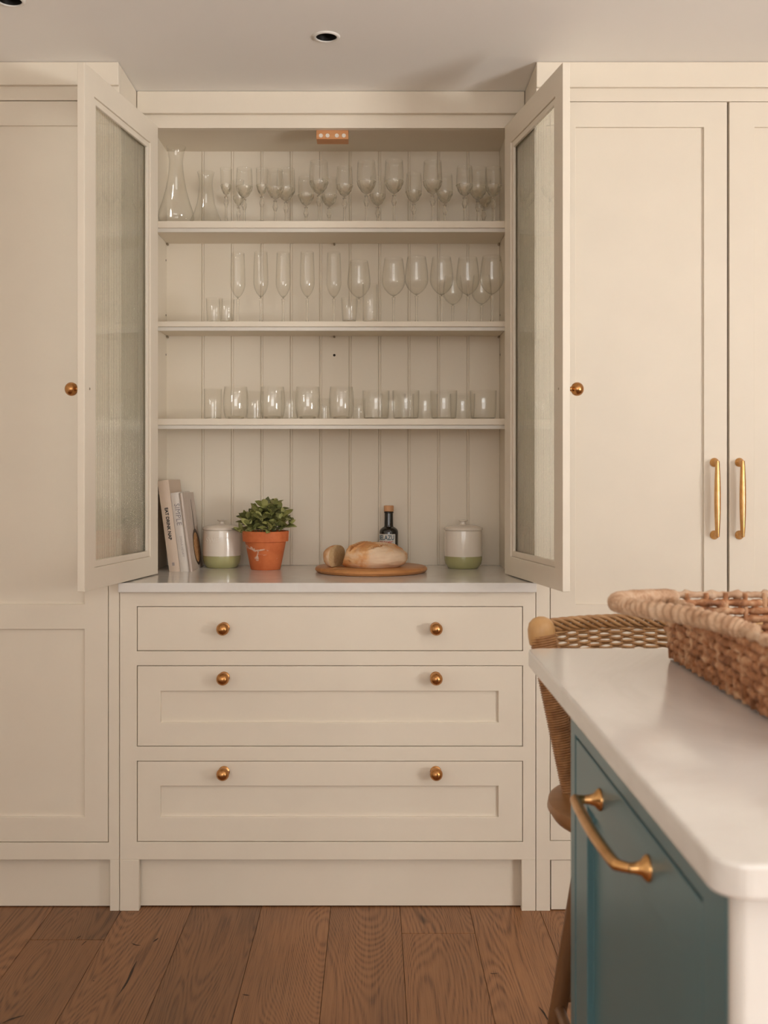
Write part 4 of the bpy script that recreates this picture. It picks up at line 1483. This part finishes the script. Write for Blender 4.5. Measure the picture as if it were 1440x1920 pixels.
for r_ in range(rows_n):
    z = IT + 0.0098 + r_ * 0.0124
    grow = 0.011 * r_ / rows_n
    lp = loop_pts(grow, z, 0.03, 0.0042, 0.0036 if r_ else 0.0008, PI * (r_ % 2), 0.027)
    seed = random.random() * 50
    jit = [0.0014 * noise.noise(Vector((s * 22, seed, 0))) for p, u, s in lp]
    bm = BM()
    tube(bm, [p + Vector((0, 0, j * 1.3)) for (p, u, s), j in zip(lp, jit)],
         lambda i, a: (0.0046 + 0.0022 * abs(math.sin(lp[i][1] + PI / 2)) + 0.0007 * math.sin(lp[i][2] * 560 + 2 * a) + jit[i]) * (1.0 if r_ else 1.05), 9, closed=True)
    obj('woven_row', bm, M['rope'], t, smooth=True)
# stakes the rows pass over and under
bm = BM()
lp = loop_pts(0.004, 0, 0.03, 0.030)
for p, u, s in lp:
    out = Vector((p.x - 0.68, p.y - 1.40, 0)).normalized()
    tube(bm, [p + Vector((0, 0, IT + 0.004)), p + out * 0.006 + Vector((0, 0, IT + 0.10))], 0.0042, 6)
obj('stakes', bm, M['rope'], t, smooth=True, kind='stuff')
# rim: a thinner rope with binding knots
lp = loop_pts(0.014, IT + 0.0965, 0.03, 0.005)
bm = BM()
tube(bm, [p for p, u, s in lp], lambda i, a: 0.0052 + (0.0030 if int(lp[i][2] / 0.042) != int((lp[i][2] + 0.010) / 0.042) else 0) + 0.0006 * math.sin(lp[i][2] * 500 + a), 9, closed=True)
obj('rim', bm, M['rope_pale'], t, smooth=True)
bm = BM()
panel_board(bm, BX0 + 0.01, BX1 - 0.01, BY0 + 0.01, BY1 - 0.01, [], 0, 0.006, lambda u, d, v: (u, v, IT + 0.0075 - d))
obj('base', bm, M['base_and_gap_shade'], t)
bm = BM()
obj('gap_shade_sheet', boxbm(BX0 + 0.004, BX0 + 0.007, BY0 + 0.02, BY1 - 0.03, IT + 0.006, IT + 0.080), M['base_and_gap_shade'], t)  # thin dark sheet that puts shade into the gaps between woven rows
# loop handles of wrapped rope
def rope_handle(ctrl, rad):
    n = 420
    pts = spline(ctrl, n)
    bm = BM()
    tube(bm, pts, lambda i, a: rad * (1.0 + 0.11 * math.sin(i * 0.72 + a + 1.6 * noise.noise(Vector((i * 0.02, 0, 0)))) + 0.10 * noise.noise(Vector((i * 0.06, a * 0.8, 0)))), 14)
    return obj('loop_handle', bm, M['rope_pale'], t, smooth=True)
hz_ = IT + 0.098
rope_handle([(0.463, 1.315, hz_ - 0.006), (0.440, 1.345, hz_ + 0.002), (0.405, 1.41, hz_ + 0.006), (0.366, 1.48, hz_ + 0.006), (0.348, 1.53, hz_ + 0.006), (0.352, 1.565, hz_ + 0.006), (0.385, 1.60, hz_ + 0.006), (0.43, 1.632, hz_ + 0.004), (0.458, 1.66, hz_)], 0.0118)
rope_handle([(0.91, 1.285, hz_ - 0.004), (0.94, 1.34, hz_ + 0.002), (0.99, 1.44, hz_ + 0.004), (0.99, 1.52, hz_ + 0.004), (0.95, 1.60, hz_ + 0.004), (0.913, 1.66, hz_)], 0.0118)

# ------------------------------------------------------------------ rattan bar stool behind the island
sx, sy, sz = 0.490, 1.845, 0.652
t = thing('bar_stool', 'rattan bar stool with woven back and round wooden seat, tucked behind the island', 'stool', (sx, sy, 0))
bm = BM()
lathe(bm, [(0, -0.036), (0.165, -0.036), (0.183, -0.030), (0.192, -0.016), (0.190, -0.004), (0.182, 0.0), (0.14, -0.002), (0, -0.008)], 64, (sx, sy, sz))
obj('seat', bm, M['stool_wood'], t, smooth=True, angle=45)
for sxn in (-1, 1):
    for syn in (-1, 1):
        bm = BM()
        p0 = Vector((sx + sxn * 0.098, sy + syn * 0.085, sz - 0.030)); p1 = Vector((sx + sxn * 0.188, sy + syn * 0.150, 0.0))
        tube(bm, [p0.lerp(p1, k / 10) for k in range(11)], lambda i, a: 0.0185 - 0.004 * i / 10, 14, up=Vector((0, 1, 0)))
        for v in bm.verts:
            if v.co.z < 0.004: v.co.z = 0.0
        obj('leg', bm, M['stool_leg'], t, smooth=True, angle=60)
def legpt(sxn, syn, z):
    u = (sz - 0.030 - z) / (sz - 0.030)
    return Vector((sx + sxn * (0.098 + 0.09 * u), sy + syn * (0.085 + 0.065 * u), z))
for a, b, z in (((-1, -1), (1, -1), 0.22), ((-1, 1), (1, 1), 0.26), ((-1, -1), (-1, 1), 0.24), ((1, -1), (1, 1), 0.24)):
    bm = BM()
    tube(bm, [legpt(*a, z), legpt(*b, z)], 0.010, 10)
    obj('stretcher', bm, M['stool_leg'], t, smooth=True, angle=60)
# back: two wrapped posts, braided top rail, woven panel
rail_z = EYE - 0.2745
def back_curve(u, z):
    """u in -1..1 across the back; splays outwards and backwards as it rises."""
    h = (z - sz) / (rail_z - sz)
    hw = 0.145 + 0.046 * h
    return Vector((sx + u * hw, sy + 0.050 + 0.035 * h + (0.045 + 0.035 * h) * (1 - u * u), z))
for s in (-1, 1):
    bm = BM()
    n = 360
    pts = [back_curve(s, sz - 0.004 + (rail_z - 0.012 - sz + 0.004) * k / (n - 1)) for k in range(n)]
    tube(bm, pts, lambda i, a: 0.0155 + 0.0085 * i / n + 0.0009 * math.sin(i * 2 * PI / 5.5 + a), 14, up=Vector((0, 1, 0)))
    obj('wrapped_post', bm, M['cane_dark'], t, smooth=True, label='post bound with dark cane')
    bm = BM()
    c = back_curve(s, rail_z)
    vs = lathe(bm, [(0.0, -0.030), (0.021, -0.028), (0.0235, -0.016), (0.0245, -0.002), (0.022, 0.010), (0.015, 0.018), (0.007, 0.0215), (0, 0.022)], 28, (0, 0, 0))
    for v in vs: v.co = Vector((v.co.x, v.co.y, v.co.z)) + c
    obj('post_cap', bm, M['cap_wood'], t, smooth=True, angle=60, label='pale rounded wooden post end')
# woven cane panel: horizontal strands in and out of upright stakes
bm = BM()
stakes = 17
nz = 50
z_lo, z_hi = sz + 0.012, rail_z - 0.004
for r_ in range(nz):
    z = z_lo + (z_hi - z_lo) * r_ / (nz - 1)
    n = stakes * 6
    pts = []
    for i in range(n + 1):
        u = -0.97 + 1.94 * i / n
        p = back_curve(u, z)
        w = math.sin(i / 6 * PI + PI * (r_ % 2))
        p.y += 0.0030 * w
        p.z += 0.0009 * w + 0.0004 * math.sin(i * 0.9 + r_ * 2.1)
        pts.append(p)
    tube(bm, pts, 0.0027, 5)
obj('woven_cane', bm, M['cane'], t, smooth=True, kind='stuff')
bm = BM()
for k in range(stakes + 1):
    u = -0.97 + 1.94 * k / stakes
    tube(bm, [back_curve(u, z_lo - 0.012 + (z_hi - z_lo + 0.016) * q / 6) for q in range(7)], 0.0019, 6, up=Vector((0, 1, 0)))
obj('cane_stakes', bm, M['cane'], t, smooth=True, kind='stuff')
for s in range(6):
    bm = BM()
    n = 240
    pts = []
    for i in range(n + 1):
        u = -0.90 + 1.80 * i / n
        p = back_curve(u, rail_z + 0.004)
        a = i * 0.085 + s * PI / 3
        p += Vector((0, 0.0088 * math.cos(a), 0.0095 * math.sin(a)))
        pts.append(p)
    tube(bm, pts, 0.0036, 7)
    obj('braid_strand', bm, M['cane'], t, smooth=True)
